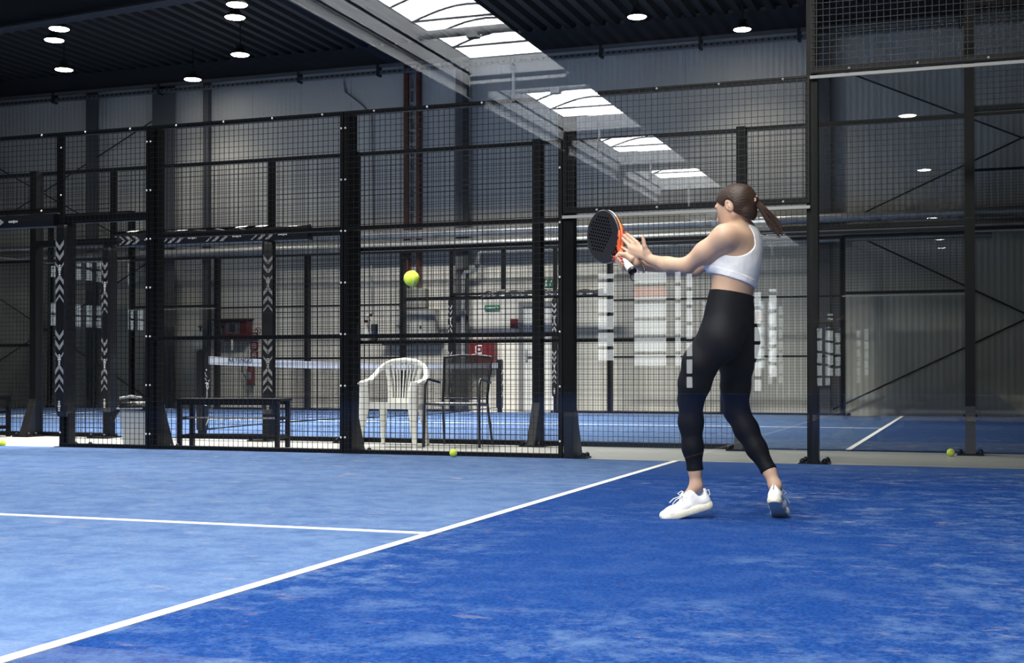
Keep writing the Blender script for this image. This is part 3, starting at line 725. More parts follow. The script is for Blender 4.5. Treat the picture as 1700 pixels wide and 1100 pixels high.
# ------------------------------------------------------------------ things on the far wall
YW = YF
def wthing(name, label, cat, x, z): return thing(name, label, cat, (x, YW, z))
for x0, x1, lab in ((-6.62, -6.08, 'wide grey-blue steel column on the far wall at left'), (-8.25, -7.98, 'narrow dark column on the far wall near the left end'), (-5.42, -5.30, 'thin dark column strip left of the hose cabinet'),
                    (0.07, 0.31, 'grey-blue column on the far wall beside the red cabinet'), (6.72, 6.92, 'steel column on the far wall behind the tall near post'), (-12.5, -12.2, 'steel column on the far wall outside the left edge'), (13.1, 13.4, 'steel column on the far wall outside the right edge')):
    t = thing('wall_column', lab, 'column', ((x0+x1)/2, YW-0.15, 0))
    mb = MB(); mb.box(x0, x1, YW-0.015-0.2, YW-0.2, 0, 6.62); mb.build('front_flange', 'wallcol', t)
    mb = MB(); c = (x0+x1)/2; mb.box(c-0.006, c+0.006, YW-0.2, YW, 0, 6.62); mb.build('web', 'wallcol', t)
    if x0 == 0.07:
        mb = MB(); mb.box(0.215, 0.325, YW-0.222, YW-0.19, 0, 6.62); mb.build('dark_side', 'dark', t)['label'] = 'black strip along the right side'  # dark box over the right side of this column
# rusty twin rails with a cable ladder between
t = thing('cable_ladder', 'tall upright cable ladder between two rusty red rails on the far wall', 'cable ladder', (-0.84, YW-0.1, 2.40))
for x0, x1 in ((-1.02, -0.93), (-0.76, -0.70)):
    mb = MB(); mb.box(x0, x1, YW-0.16, YW-0.02, 2.40, 6.6); mb.build('rail', 'rust', t)
mb = MB(); mb.box(-0.92, -0.90, YW-0.12, YW-0.06, 3.42, 6.5); mb.box(-0.80, -0.78, YW-0.12, YW-0.06, 3.42, 6.5)
for z in np.arange(3.5, 6.4, 0.26): mb.box(-0.91, -0.79, YW-0.11, YW-0.08, z, z+0.05)
mb.build('rungs', 'galv', t)
def one(name, label, cat, mb, m, smooth=False): return tag(obj_at(mb.build(name, m, smooth=smooth)), label, cat)
one('cable_conduit', 'thin pale vertical conduit on the far wall left of the rusty rails', 'conduit', MB().tube([(-2.35, YW-0.03, 6.4), (-2.33, YW-0.03, 6.2), (-1.95, YW-0.03, 5.9), (-1.76, YW-0.03, 5.7), (-1.72, YW-0.03, 3.44)], 0.02, 8), 'galv', True)
one('cable_conduit', 'thin pale vertical pipe on the far wall above the spray bottle', 'conduit', MB().tube([(-1.83, YW-0.05, 2.95), (-1.75, YW-0.05, 2.8), (-1.72, YW-0.05, 1.9)], 0.02, 8), 'galv', True)
# ventilation pipes along the wall
for z, r, lab in ((3.335, 0.085, 'upper galvanised pipe running along the far wall'), (3.12, 0.10, 'lower galvanised pipe running along the far wall')):
    t = thing('wall_pipe', lab, 'pipe', (0, YW-0.30, z-r))
    mb = MB(); mb.tube([(XL+0.02, YW-0.32, z), (XR-0.02, YW-0.32, z)], r, 20); mb.build('tube', 'galv', t, smooth=True)
    mb = MB()
    for x in (-11, -8.6, -6.2, -3.9, -0.35, 1.95, 4.2, 7.6, 9.3, 12): mb.tube([(x, YW-0.32, z), (x+0.05, YW-0.32, z)], r+0.006, 20)
    mb.build('pipe_joint', 'galv', t, smooth=True)
t = thing('water_pipe', 'silver water pipe with elbows leading down the column by the red cabinet', 'pipe', (0.3, YW-0.3, 0.9))
mb = MB(); mb.tube([(9.5, YW-0.26, 2.97), (0.62, YW-0.26, 2.97), (0.55, YW-0.26, 2.94), (0.53, YW-0.26, 2.72), (0.48, YW-0.26, 2.63), (0.28, YW-0.26, 2.6), (0.24, YW-0.26, 2.52), (0.24, YW-0.26, 0.9)], 0.04, 12)
mb.build('tube', 'galv', t, smooth=True)
mb = MB()
for p in ((0.62, 2.97), (0.53, 2.72), (0.24, 2.5), (0.24, 1.85)): mb.tube([(p[0], YW-0.26, p[1]-0.025), (p[0], YW-0.26, p[1]+0.025)], 0.055, 12)
mb.build('coupling', 'galv', t, smooth=True)
# electrical cabinets
t = wthing('electrical_cabinet', 'wide grey electrical cabinet on the far wall behind the chairs', 'cabinet', -0.7, 1.3)
mb = MB(); mb.box(-1.12, -0.34, YW-0.25, YW, 1.33, 1.93); mb.build('body', 'greybox', t, bevel=0.008)
mb = MB(); mb.box(-1.10, -0.55, YW-0.262, YW-0.25, 1.35, 1.91); mb.build('door', M.setdefault('greydoor', mat('grey_cabinet_door', (0.45, 0.44, 0.42), 0.4)), t, bevel=0.004)
for x in (-1.04, -0.62):
    mb = MB(); mb.box(x-0.02, x+0.02, YW-0.272, YW-0.262, 1.55, 1.61); mb.build('lock', 'dark', t)
t = wthing('electrical_cabinet', 'beige-grey electrical cabinet standing above the wide one', 'cabinet', -0.8, 1.95)
mb = MB(); mb.box(-1.10, -0.56, YW-0.2, YW, 1.96, 2.32); mb.build('body', M.setdefault('beigebox', mat('beige_cabinet', (0.34, 0.34, 0.30), 0.5)), t, bevel=0.006)
for x in (-1.0, -0.72):
    mb = MB(); mb.box(x-0.015, x+0.015, YW-0.21, YW-0.2, 2.12, 2.16); mb.build('lock', 'dark', t)
one('wall_shelf', 'thin dark shelf board under the electrical cabinets', 'shelf', MB().box(-1.45, -0.25, YW-0.2, YW, 1.26, 1.285), 'dark')
# exit signs
def sign(label, x0, x1, z0, z1, m, sym):
    t = wthing('emergency_sign', label, 'sign', (x0+x1)/2, z0)
    mb = MB(); mb.box(x0, x1, YW-0.03, YW, z0, z1); mb.build('plate', m, t)
    mb = MB(); y = YW-0.033; h = z1-z0; cz = (z0+z1)/2; cx = (x0+x1)/2
    def poly(pp): mb.add([(p[0], y, p[1]) for p in pp], [tuple(range(len(pp)))])
    if sym == 'arrow':
        a = x1-0.07; poly([(a, cz+h*0.33), (a+0.05, cz), (a+0.035, cz), (a-0.015, cz+h*0.33)]); poly([(a-0.015, cz-h*0.33), (a+0.035, cz), (a+0.05, cz), (a, cz-h*0.33)])
        poly([(x0+0.03, cz-h*0.1), (a-0.01, cz-h*0.1), (a-0.01, cz+h*0.1), (x0+0.03, cz+h*0.1)])
    elif sym == 'run':
        poly([(x0+0.02, z0+0.01), (x0+0.045, z0+0.01), (x0+0.045, z1-0.01), (x0+0.02, z1-0.01)]); poly([(cx-0.02, z0+0.015), (cx+0.0, z0+0.015), (cx+0.03, z1-0.02), (cx, z1-0.015)]); poly([(x1-0.05, cz-0.01), (x1-0.02, cz), (x1-0.05, cz+0.02)])
    elif sym == 'ring':
        for q in range(16):
            a, b_ = 2*PI*q/16, 2*PI*(q+1)/16; R, r = h*0.46, h*0.38
            poly([(cx+R*math.cos(a), cz+R*math.sin(a)), (cx+R*math.cos(b_), cz+R*math.sin(b_)), (cx+r*math.cos(b_), cz+r*math.sin(b_)), (cx+r*math.cos(a), cz+r*math.sin(a))])
        poly([(cx-h*.3, cz+h*.24), (cx-h*.24, cz+h*.3), (cx+h*.3, cz-h*.24), (cx+h*.24, cz-h*.3)]); poly([(cx-h*.13, cz-h*.25), (cx-h*.05, cz-h*.25), (cx-h*.05, cz+h*.25), (cx-h*.13, cz+h*.25)])
    elif sym == 'box':
        w = (x1-x0)*0.3
        for (u0, u1, v0, v1) in ((-1, 1, .75, 1), (-1, 1, -1, -.75), (-1, -.75, -1, 1), (.75, 1, -1, 1), (-.35, .35, -.35, .35)): poly([(cx+u0*w, cz+v0*w), (cx+u1*w, cz+v0*w), (cx+u1*w, cz+v1*w), (cx+u0*w, cz+v1*w)])
    o = mb.build('symbol', 'red' if sym == 'ring' else 'white', t)
    return t
sign('green escape sign with a white arrow left of the grey door', 0.58, 0.88, 1.89, 1.99, 'green', 'arrow')
sign('small green escape sign above the grey door', 1.76, 2.0, 2.31, 2.44, 'green', 'run')
sign('white square sign with a red no-smoking ring right of the hose cabinet', -4.33, -4.17, 1.48, 1.64, 'wall', 'ring')
for z, lab in ((1.38, 'upper'), (1.19, 'middle'), (1.0, 'lower')):
    sign('%s small red fire sign in the column under the no-smoking ring' % lab, -4.42, -4.26, z, z+0.15, 'red', 'box')
one('fire_alarm_box', 'small dark red fire alarm box on the wall left of the grey door', 'alarm box', MB().box(1.10, 1.24, YW-0.06, YW, 1.55, 1.72), 'red')
# red hydrant cabinets
t = wthing('fire_hose_cabinet', 'red fire hose cabinet with white square symbol behind the black chair', 'cabinet', 0.58, 0.88)
mb = MB(); mb.box(0.34, 0.83, YW-0.22, YW, 0.88, 1.30); mb.build('body', 'red', t, bevel=0.008)
mb = MB(); y = YW-0.224
for (a, b_, c, d) in ((.47, .62, 1.22, 1.24), (.47, .62, 1.08, 1.10), (.47, .49, 1.08, 1.24), (.60, .62, 1.08, 1.24), (.52, .57, 1.14, 1.18)): mb.box(a, b_, y, y+0.006, c, d)
mb.build('symbol', 'white', t)
mb = MB(); mb.lathe([(0.07, 0), (0.07, 0.05), (0.05, 0.07), (0, 0.08)], (0.44, YW-0.22, 0.92), 14, 'y'); 
for i, v in enumerate(mb.v): mb.v[i] = (v[0], 2*(YW-0.22)-v[1], v[2])
mb.build('hose_valve', 'plastic', t, smooth=True)
t = wthing('fire_hose_cabinet', 'red fire hose cabinet with a glazed front under a grey cover at left', 'cabinet', -4.65, 1.35)
mb = MB(); mb.box(-4.93, -4.40, YW-0.22, YW, 1.36, 1.76); mb.build('body', 'red', t, bevel=0.006)
mb = MB(); mb.box(-4.88, -4.55, YW-0.226, YW-0.22, 1.50, 1.74); mb.build('window', M.setdefault('smoked', mat('smoked_window', (0.12, 0.13, 0.14), 0.15)), t)
mb = MB(); mb.box(-4.78, -4.66, YW-0.232, YW-0.226, 1.54, 1.70); mb.build('hose_reel', 'dark', t)
mb = MB(); mb.box(-5.25, -4.36, YW-0.30, YW, 1.78, 1.805); mb.build('cover_board', 'dark', t)
mb = MB(); mb.box(-4.74, -4.70, YW-0.235, YW-0.2, 1.18, 1.44); mb.build('hose_nozzle', 'plastic', t)
one('wall_cabinet', 'pale grey wall cabinet left of the red hose cabinet', 'cabinet', MB().box(-5.20, -5.02, YW-0.16, YW, 1.35, 1.77), 'greybox')
t = wthing('water_tank', 'white wall cabinet with a dark knob behind the net post', 'cabinet', -5.55, 1.2)
mb = MB(); mb.box(-5.66, -5.42, YW-0.2, YW, 1.20, 1.56); mb.build('body', 'plastic', t, bevel=0.01)
mb = MB(); mb.lathe([(0.02, 0), (0.02, 0.08), (0.055, 0.09), (0.05, 0.11), (0, 0.12)], (-5.54, YW-0.1, 1.56), 12); mb.build('knob', 'dark', t, smooth=True)
# fire extinguisher
t = wthing('fire_extinguisher', 'red fire extinguisher with black hose hanging on the far wall at left', 'fire extinguisher', -4.37, 0.47)
c = (-4.37, YW-0.1, 0)
mb = MB(); mb.lathe([(0.0, 0.47), (0.075, 0.475), (0.08, 0.50), (0.08, 0.80), (0.06, 0.86), (0.025, 0.88), (0.025, 0.90)], c, 20); mb.build('cylinder', 'red', t, smooth=True)
mb = MB(); mb.lathe([(0.083, 0.465), (0.083, 0.51)], c, 20); mb.build('foot_ring', 'dark', t)
mb = MB(); mb.box(-4.40, -4.34, YW-0.13, YW-0.07, 0.90, 0.94); mb.bar((-4.37, YW-0.1, 0.94), (-4.26, YW-0.1, 0.97), 0.03, 0.012); mb.build('valve', 'dark', t)
mb = MB(); mb.tube([(-4.38, YW-0.12, 0.92), (-4.48, YW-0.13, 0.93), (-4.55, YW-0.14, 0.86), (-4.55, YW-0.14, 0.76), (-4.49, YW-0.15, 0.68), (-4.45, YW-0.17, 0.62)], 0.011, 8); mb.build('hose', 'dark', t, smooth=True)
mb = MB(); mb.box(-4.43, -4.31, YW-0.183, YW-0.178, 0.6, 0.74); mb.build('label_plate', 'print', t)
# door
t = thing('door_1', None, None, (1.72, YW, 0)); t['kind'] = 'structure'
mb = MB(); mb.box(1.36, 2.08, YW-0.05, YW, 0.01, 1.95); mb.build('door_leaf', M.setdefault('doorleaf', mat('pale_door', (0.56, 0.56, 0.54), 0.45)), t)
mb = MB(); mb.box(1.27, 1.36, YW-0.08, YW, 0, 2.04); mb.box(2.08, 2.16, YW-0.08, YW, 0, 2.04); mb.box(1.36, 2.08, YW-0.08, YW, 1.95, 2.04); mb.build('door_frame', M.setdefault('doorframe', mat('grey_frame', (0.20, 0.195, 0.195), 0.5)), t)
mb = MB(); mb.box(1.40, 1.44, YW-0.08, YW-0.05, 0.95, 1.15); mb.bar((1.42, YW-0.1, 1.06), (1.54, YW-0.1, 1.06), 0.02); mb.build('door_handle', 'galv', t)
# cross bracing rods
def rod(a, b_, lab): one('bracing_rod', lab, 'bracing rod', MB().tube([(a[0], YW-0.10, a[1]), (b_[0], YW-0.10, b_[1])], 0.014, 8), 'dark', True)
for side, x0, x1 in (('right', 6.95, 13.1), ('left', -12.2, -6.6)):
    rod((x0, 5.95), (x1, 3.1), 'thin bracing rod falling to the right in the upper cross at the %s wall end' % side); rod((x0, 3.2), (x1, 5.95), 'thin bracing rod rising to the right in the upper cross at the %s wall end' % side)
    rod((x0, 3.25), (x1, 0.1), 'thin bracing rod falling to the right in the lower cross at the %s wall end' % side); rod((x0, 0.1), (x1, 3.1), 'thin bracing rod rising to the right in the lower cross at the %s wall end' % side)
# ------------------------------------------------------------------ furniture between the courts
def bench(label, x, y, rz):
    t = thing('bench', label, 'bench', (x, y, 0)); L_, W_, H_ = 1.06, 0.34, 0.47
    mb = MB(); mb.box(-L_/2, L_/2, -W_/2, W_/2, H_-0.022, H_); mb.build('seat', 'black', t, world=False, bevel=0.003)
    for sx in (-1, 1):
        for sy in (-1, 1):
            mb = MB(); cx, cy = sx*(L_/2-0.04), sy*(W_/2-0.03); mb.box(cx-0.02, cx+0.02, cy-0.02, cy+0.02, 0, H_-0.022); mb.build('leg', 'black', t, world=False)
    mb = MB()
    for sy in (-1, 1): mb.box(-L_/2+0.06, L_/2-0.06, sy*(W_/2-0.03)-0.015, sy*(W_/2-0.03)+0.015, H_-0.06, H_-0.022)
    mb.build('seat_rail', 'black', t, world=False)
    mb = MB(); mb.box(-L_/2+0.04, L_/2-0.04, -W_/2+0.01, W_/2-0.01, 0.095, 0.125)
    mb.v = []; mb.f = []; mb.mi = []
    for sy in (-1, 1): mb.box(-L_/2+0.06, L_/2-0.06, sy*(W_/2-0.03)-0.015, sy*(W_/2-0.03)+0.015, 0.09, 0.125)
    for sx in (-1, 1): mb.box(sx*(L_/2-0.04)-0.014, sx*(L_/2-0.04)+0.014, -W_/2+0.05, W_/2-0.05, 0.09, 0.125)
    mb.build('lower_frame', 'black', t, world=False)
    mb = MB(); mb.box(-L_/2+0.06, L_/2-0.06, -0.02, 0.02, 0.275, 0.29); mb.build('middle_bar', 'alu', t, world=False)['label'] = 'pale metal middle bar'
    mb = MB()
    for sx in (-1, 1): mb.box(sx*(L_/2-0.04)-0.014, sx*(L_/2-0.04)+0.014, -W_/2+0.05, W_/2-0.05, 0.265, 0.295)
    mb.build('end_bar', 'black', t, world=False)
    t.rotation_euler = (0, 0, rz); return t
bench('low black steel bench behind the mesh fence in front of the net', 2.50, 10.66, 0.16)
bench('black steel bench cut off by the left edge', -1.545, 11.56, 0.03)

def bin_():
    t = thing('rubbish_bin', 'grey rubbish bin lined with a black bag behind the left fence post', 'bin', (1.60, 10.46, 0), 0.12)
    def ring(a, b_, z, c=0.03): return [(-a+c, -b_, z), (a-c, -b_, z), (a, -b_+c, z), (a, b_-c, z), (a-c, b_, z), (-a+c, b_, z), (-a, b_-c, z), (-a, -b_+c, z)]
    def loft(rs, cap=True):
        n = len(rs[0]); vs = [v for r in rs for v in r]; fs = [(i*n+j, i*n+(j+1) % n, (i+1)*n+(j+1) % n, (i+1)*n+j) for i in range(len(rs)-1) for j in range(n)]
        if cap: fs += [tuple(range(n-1, -1, -1)), tuple(range((len(rs)-1)*n, len(rs)*n))]
        return vs, fs
    mb = MB(); mb.add(*loft([ring(0.135, 0.12, 0.0), ring(0.145, 0.13, 0.02), ring(0.175, 0.155, 0.40)])); mb.build('container', 'bin', t, world=False, bevel=0.004)
    mb = MB(); rs = []
    for k, (a, z) in enumerate(((0.182, 0.36), (0.19, 0.385), (0.188, 0.41), (0.178, 0.425), (0.16, 0.44), (0.14, 0.40))):
        rs.append([(p[0]*(1+0.03*math.sin(9*i+k)), p[1]*(1+0.04*math.cos(7*i+k)), p[2]+0.01*math.sin(5*i+k)) for i, p in enumerate(ring(a, a*0.9, z, 0.05))])
    mb.add(*loft(rs)); mb.build('bag', 'bag', t, world=False, smooth=True)
    mb = MB()                                              # loose corners of the bag hanging over the rim
    for p0, p1, w in (((-0.17, -0.12, 0.40), (-0.235, -0.15, 0.255), 0.055), ((0.17, -0.10, 0.41), (0.27, -0.15, 0.28), 0.075), ((0.12, -0.155, 0.39), (0.19, -0.18, 0.30), 0.04)):
        mb.bar(p0, p1, w, 0.012, up=(0, 1, 0), w2=w*0.8, h2=0.006)
    mb.build('bag_corner', 'bag', t, world=False)
    mb = MB(); mb.tube([(-0.178, -0.165, 0.372), (0.10, -0.168, 0.374)], 0.009, 8); mb.tube([(-0.18, -0.1, 0.47), (-0.1, -0.03, 0.485), (0.0, 0.0, 0.475)], [0.012, 0.016, 0.01], 8)
    mb.build('bag_fold', M.setdefault('bagedge', mat('grey_bag_edge', (0.35, 0.36, 0.38), 0.3)), t, world=False, smooth=True)
bin_()

def sheet(P, th):
    """thicken a grid of points P[i][j] along its normals"""
    P = np.array(P, float); n, m = P.shape[:2]
    du = np.gradient(P, axis=0); dv = np.gradient(P, axis=1); N = np.cross(du, dv); N /= np.linalg.norm(N, axis=2, keepdims=True)+1e-9
    A = (P+N*th/2).reshape(-1, 3); B = (P-N*th/2).reshape(-1, 3); o = n*m; fs = []
    for i in range(n-1):
        for j in range(m-1):
            a, b_, c, d = i*m+j, i*m+j+1, (i+1)*m+j+1, (i+1)*m+j
            fs += [(a, b_, c, d), (o+d, o+c, o+b_, o+a)]
    for i in range(n-1): fs += [(i*m, (i+1)*m, o+(i+1)*m, o+i*m), (i*m+m-1, o+i*m+m-1, o+(i+1)*m+m-1, (i+1)*m+m-1)]
    for j in range(m-1): fs += [(j, o+j, o+j+1, j+1), ((n-1)*m+j, (n-1)*m+j+1, o+(n-1)*m+j+1, o+(n-1)*m+j)]
    return np.vstack([A, B]).tolist(), fs
def plastic_chair():
    t = thing('plastic_chair', 'white plastic garden armchair with slatted back behind the fence', 'chair', (3.86, 11.40, 0), 0.10)
    # seat: a dished sheet
    P = [[(x, -0.22+0.44*v, 0.415-0.025*math.cos(x*6)*(1-abs(2*v-1)**2)-0.02*v+0.01*(v < 0.08)) for v in np.linspace(0, 1, 9)] for x in np.linspace(-0.235+0.0, 0.235, 13)]
    mb = MB(); mb.add(*sheet(P, 0.012)); mb.box(-0.235, 0.235, -0.228, -0.216, 0.365, 0.415)
    mb.box(-0.24, -0.228, -0.21, 0.2, 0.36, 0.41); mb.box(0.228, 0.24, -0.21, 0.2, 0.36, 0.41); mb.box(-0.2, 0.2, 0.2, 0.212, 0.35, 0.40)
    mb.build('seat', 'plastic', t, world=False, smooth=True)
    for s in (-1, 1):                                      # legs, tapering channels
        mb = MB(); mb.tube([(s*0.285, -0.27, 0.0), (s*0.262, -0.24, 0.20), (s*0.245, -0.215, 0.40), (s*0.25, -0.215, 0.56), (s*0.262, -0.20, 0.625)], [(0.016, 0.022), (0.024, 0.036), (0.03, 0.052), (0.026, 0.045), (0.02, 0.04)], 14, sq=(0, 1, 0))
        mb.build('leg', 'plastic', t, world=False, smooth=True)
        mb = MB(); mb.tube([(s*0.235, 0.30, 0.0), (s*0.215, 0.25, 0.2), (s*0.20, 0.20, 0.40)], [(0.016, 0.018), (0.022, 0.03), (0.028, 0.045)], 14, sq=(0, 1, 0))
        mb.build('leg', 'plastic', t, world=False, smooth=True)
        mb = MB(); mb.tube([(s*0.275, -0.235, 0.612), (s*0.285, -0.10, 0.635), (s*0.285, 0.04, 0.645), (s*0.272, 0.14, 0.685), (s*0.245, 0.21, 0.745), (s*0.20, 0.245, 0.79), (s*0.12, 0.262, 0.825), (0, 0.27, 0.838)],
                           [(0.014, 0.034), (0.013, 0.036), (0.013, 0.034), (0.016, 0.03), (0.022, 0.028), (0.026, 0.026), (0.028, 0.022), (0.028, 0.02)], 14, sq=(0, 0, 1))
        mb.build('armrest', 'plastic', t, world=False, smooth=True)
        mb = MB(); mb.tube([(s*0.125, 0.205, 0.40), (s*0.128, 0.215, 0.52), (s*0.148, 0.235, 0.65), (s*0.185, 0.255, 0.80)], [(0.012, 0.028), (0.011, 0.024), (0.011, 0.022), (0.012, 0.022)], 10, sq=(0, 1, 0))
        mb.build('back_stile', 'plastic', t, world=False, smooth=True)
    for i in range(7):
        q = (i-3)/3
        mb = MB(); mb.tube([(q*0.075, 0.205, 0.40), (q*0.077, 0.217, 0.52), (q*0.095, 0.238, 0.66), (q*0.132, 0.262, 0.825)], [(0.006, 0.0075)]*4, 8, sq=(0, 1, 0))
        mb.build('back_slat', 'plastic', t, world=False, smooth=True)
    mb = MB(); mb.box(-0.15, 0.15, 0.198, 0.212, 0.375, 0.47); mb.build('back_base', 'plastic', t, world=False, bevel=0.004)
plastic_chair()

def mesh_chair():
    t = thing('steel_armchair', 'black steel armchair with mesh back right of the white chair', 'chair', (4.45, 11.58, 0), 0.08)
    M['steel'] = mat('black_steel_tube', (0.012, 0.013, 0.018), 0.3, 0, 0.6)
    M['sling'] = mat('dark_mesh_sheet', (0.008, 0.008, 0.009), 0.6)
    nt = M['sling'].node_tree; b = nt.nodes['Principled BSDF']                   # fine perforated sheet: real holes through alpha by a procedural grid
    tc = nt.nodes.new('ShaderNodeTexCoord'); ck = nt.nodes.new('ShaderNodeTexChecker'); ck.inputs['Scale'].default_value = 260
    nt.links.new(tc.outputs['Object'], ck.inputs['Vector'])
    mr = nt.nodes.new('ShaderNodeMapRange'); mr.inputs[3].default_value = 0.25; mr.inputs[4].default_value = 0.75
    nt.links.new(ck.outputs['Fac'], mr.inputs[0]); nt.links.new(mr.outputs[0], b.inputs['Alpha'])
    r = 0.013
    for s in (-1, 1):
        mb = MB(); mb.tube([(s*0.28, -0.23, 0), (s*0.275, -0.225, 0.42), (s*0.272, -0.21, 0.60), (s*0.27, -0.17, 0.645), (s*0.268, -0.10, 0.65), (s*0.262, 0.20, 0.62)], r, 10); mb.build('arm_leg', 'steel', t, world=False, smooth=True)
        mb = MB(); mb.tube([(s*0.25, 0.33, 0.0), (s*0.232, 0.22, 0.40), (s*0.228, 0.21, 0.45), (s*0.245, 0.31, 0.87)], r, 10); mb.build('back_post', 'steel', t, world=False, smooth=True)
        mb = MB(); mb.tube([(s*0.25, -0.22, 0.415), (s*0.232, 0.22, 0.395)], r, 8); mb.build('seat_rail', 'steel', t, world=False, smooth=True)
    mb = MB(); mb.tube([(-0.245, 0.31, 0.87), (-0.1, 0.32, 0.888), (0.1, 0.32, 0.888), (0.245, 0.31, 0.87)], r, 10); mb.build('top_rail', 'steel', t, world=False, smooth=True)
    mb = MB(); mb.tube([(-0.27, -0.225, 0.415), (0.27, -0.225, 0.415)], r, 8); mb.tube([(-0.23, 0.215, 0.46), (0.23, 0.215, 0.46)], 0.009, 8); mb.build('cross_rail', 'steel', t, world=False, smooth=True)
    P = [[(x, -0.22+0.43*v, 0.42-0.02*math.sin(PI*v)) for v in np.linspace(0, 1, 7)] for x in np.linspace(-0.235, 0.235, 5)]
    mb = MB(); mb.add(*sheet(P, 0.004)); mb.build('seat', 'steel', t, world=False)
    P = [[(x, 0.215+0.095*v+0.012*math.sin(PI*(x+0.24)/0.48), 0.46+0.41*v) for v in np.linspace(0, 1, 6)] for x in np.linspace(-0.235, 0.235, 7)]
    mb = MB(); mb.add(*sheet(P, 0.003)); mb.build('backrest', 'sling', t, world=False)['label'] = 'see-through black mesh backrest'
mesh_chair()

# bottles standing on the rail of the far court fence
t = thing('spray_bottle', 'white spray bottle with red trigger standing on the fence rail', 'bottle', (3.268, 11.962, 1.047))
mb = MB(); mb.lathe([(0.0, 0), (0.048, 0.002), (0.052, 0.02), (0.050, 0.075), (0.040, 0.105), (0.026, 0.135), (0.022, 0.185), (0.022, 0.19)], (0, 0, 0), 20); mb.build('body', 'plastic', t, world=False, smooth=True)
mb = MB(); mb.lathe([(0.021, 0.19), (0.021, 0.212)], (0, 0, 0), 14); mb.bar((0.035, 0, 0.262), (0.062, 0, 0.268), 0.016, 0.022); mb.tube([(0.04, 0, 0.25), (0.034, 0, 0.232), (0.048, 0, 0.205)], 0.005, 6); mb.build('trigger', 'red', t, world=False)
mb = MB(); mb.tube([(-0.022, 0, 0.225), (0.0, 0, 0.25), (0.038, 0, 0.262)], [(0.014, 0.014), (0.022, 0.016), (0.014, 0.012)], 10); mb.tube([(0, 0, 0.212), (0, 0, 0.25)], 0.017, 10); mb.build('nozzle_head', 'plastic', t, world=False, smooth=True)
t = thing('small_bottle', 'dark small bottle with a blue band beside the spray bottle', 'bottle', (3.362, 11.965, 1.047))
mb = MB(); mb.lathe([(0, 0), (0.036, 0.002), (0.038, 0.05), (0.030, 0.052)], (0, 0, 0), 16); mb.build('base', M.setdefault('brown', mat('dark_brown', (0.03, 0.012, 0.012), 0.5)), t, world=False)
mb = MB(); mb.lathe([(0.033, 0.052), (0.033, 0.10)], (0, 0, 0), 16); mb.build('band', M.setdefault('blueband', mat('blue_band', (0.03, 0.04, 0.14), 0.5)), t, world=False)
mb = MB(); mb.lathe([(0.036, 0.10), (0.037, 0.165), (0.034, 0.17), (0, 0.172)], (0, 0, 0), 16); mb.build('cap', 'dark', t, world=False)

# tennis balls
def ball(label, loc, rot):
    t = thing('tennis_ball', label, 'tennis ball', loc)
    me = proto_mesh('ball', lambda: ball_me()); link('felt', me, t)
    sm = proto_mesh('seam', lambda: seam_me()); link('seam', sm, t, (0, 0, 0.033), rot)
def ball_me():
    mb = MB(); R = 0.033; mb.lathe([(R*math.sin(a), R-R*math.cos(a)) for a in np.linspace(0, PI, 17)], (0, 0, 0), 24); return as_mesh(mb, 'ball', True)
def seam_me():
    mb = MB(); pts = []; R = 0.0331; a, b_ = 0.75, 0.25
    for q in np.linspace(0, 2*PI, 49):
        x = a*math.cos(q)+b_*math.cos(3*q); y = a*math.sin(q)-b_*math.sin(3*q); z = 2*math.sqrt(a*b_)*math.sin(2*q)*0.999
        v = Vector((x, y, z)).normalized()*R; pts.append(v)
    mb.tube(pts, 0.0010, 5); return as_mesh(mb, 'seam')
ball('yellow tennis ball lying at the left edge of the picture', (0.35, 9.99, 0), (0.4, 0.2, 0))
ball('yellow tennis ball lying at the foot of the mesh fence', (5.09, 9.86, TZ), (1.2, 0.5, 0.3))
ball('yellow tennis ball lying on the grey strip between the courts at right', (9.0, 11.50, 0), (0.2, 1.5, 0.3))
ball('yellow tennis ball flying in the air in front of the fence', (6.95, 4.79, 1.105-0.033), (0.9, 0.1, 0.8))
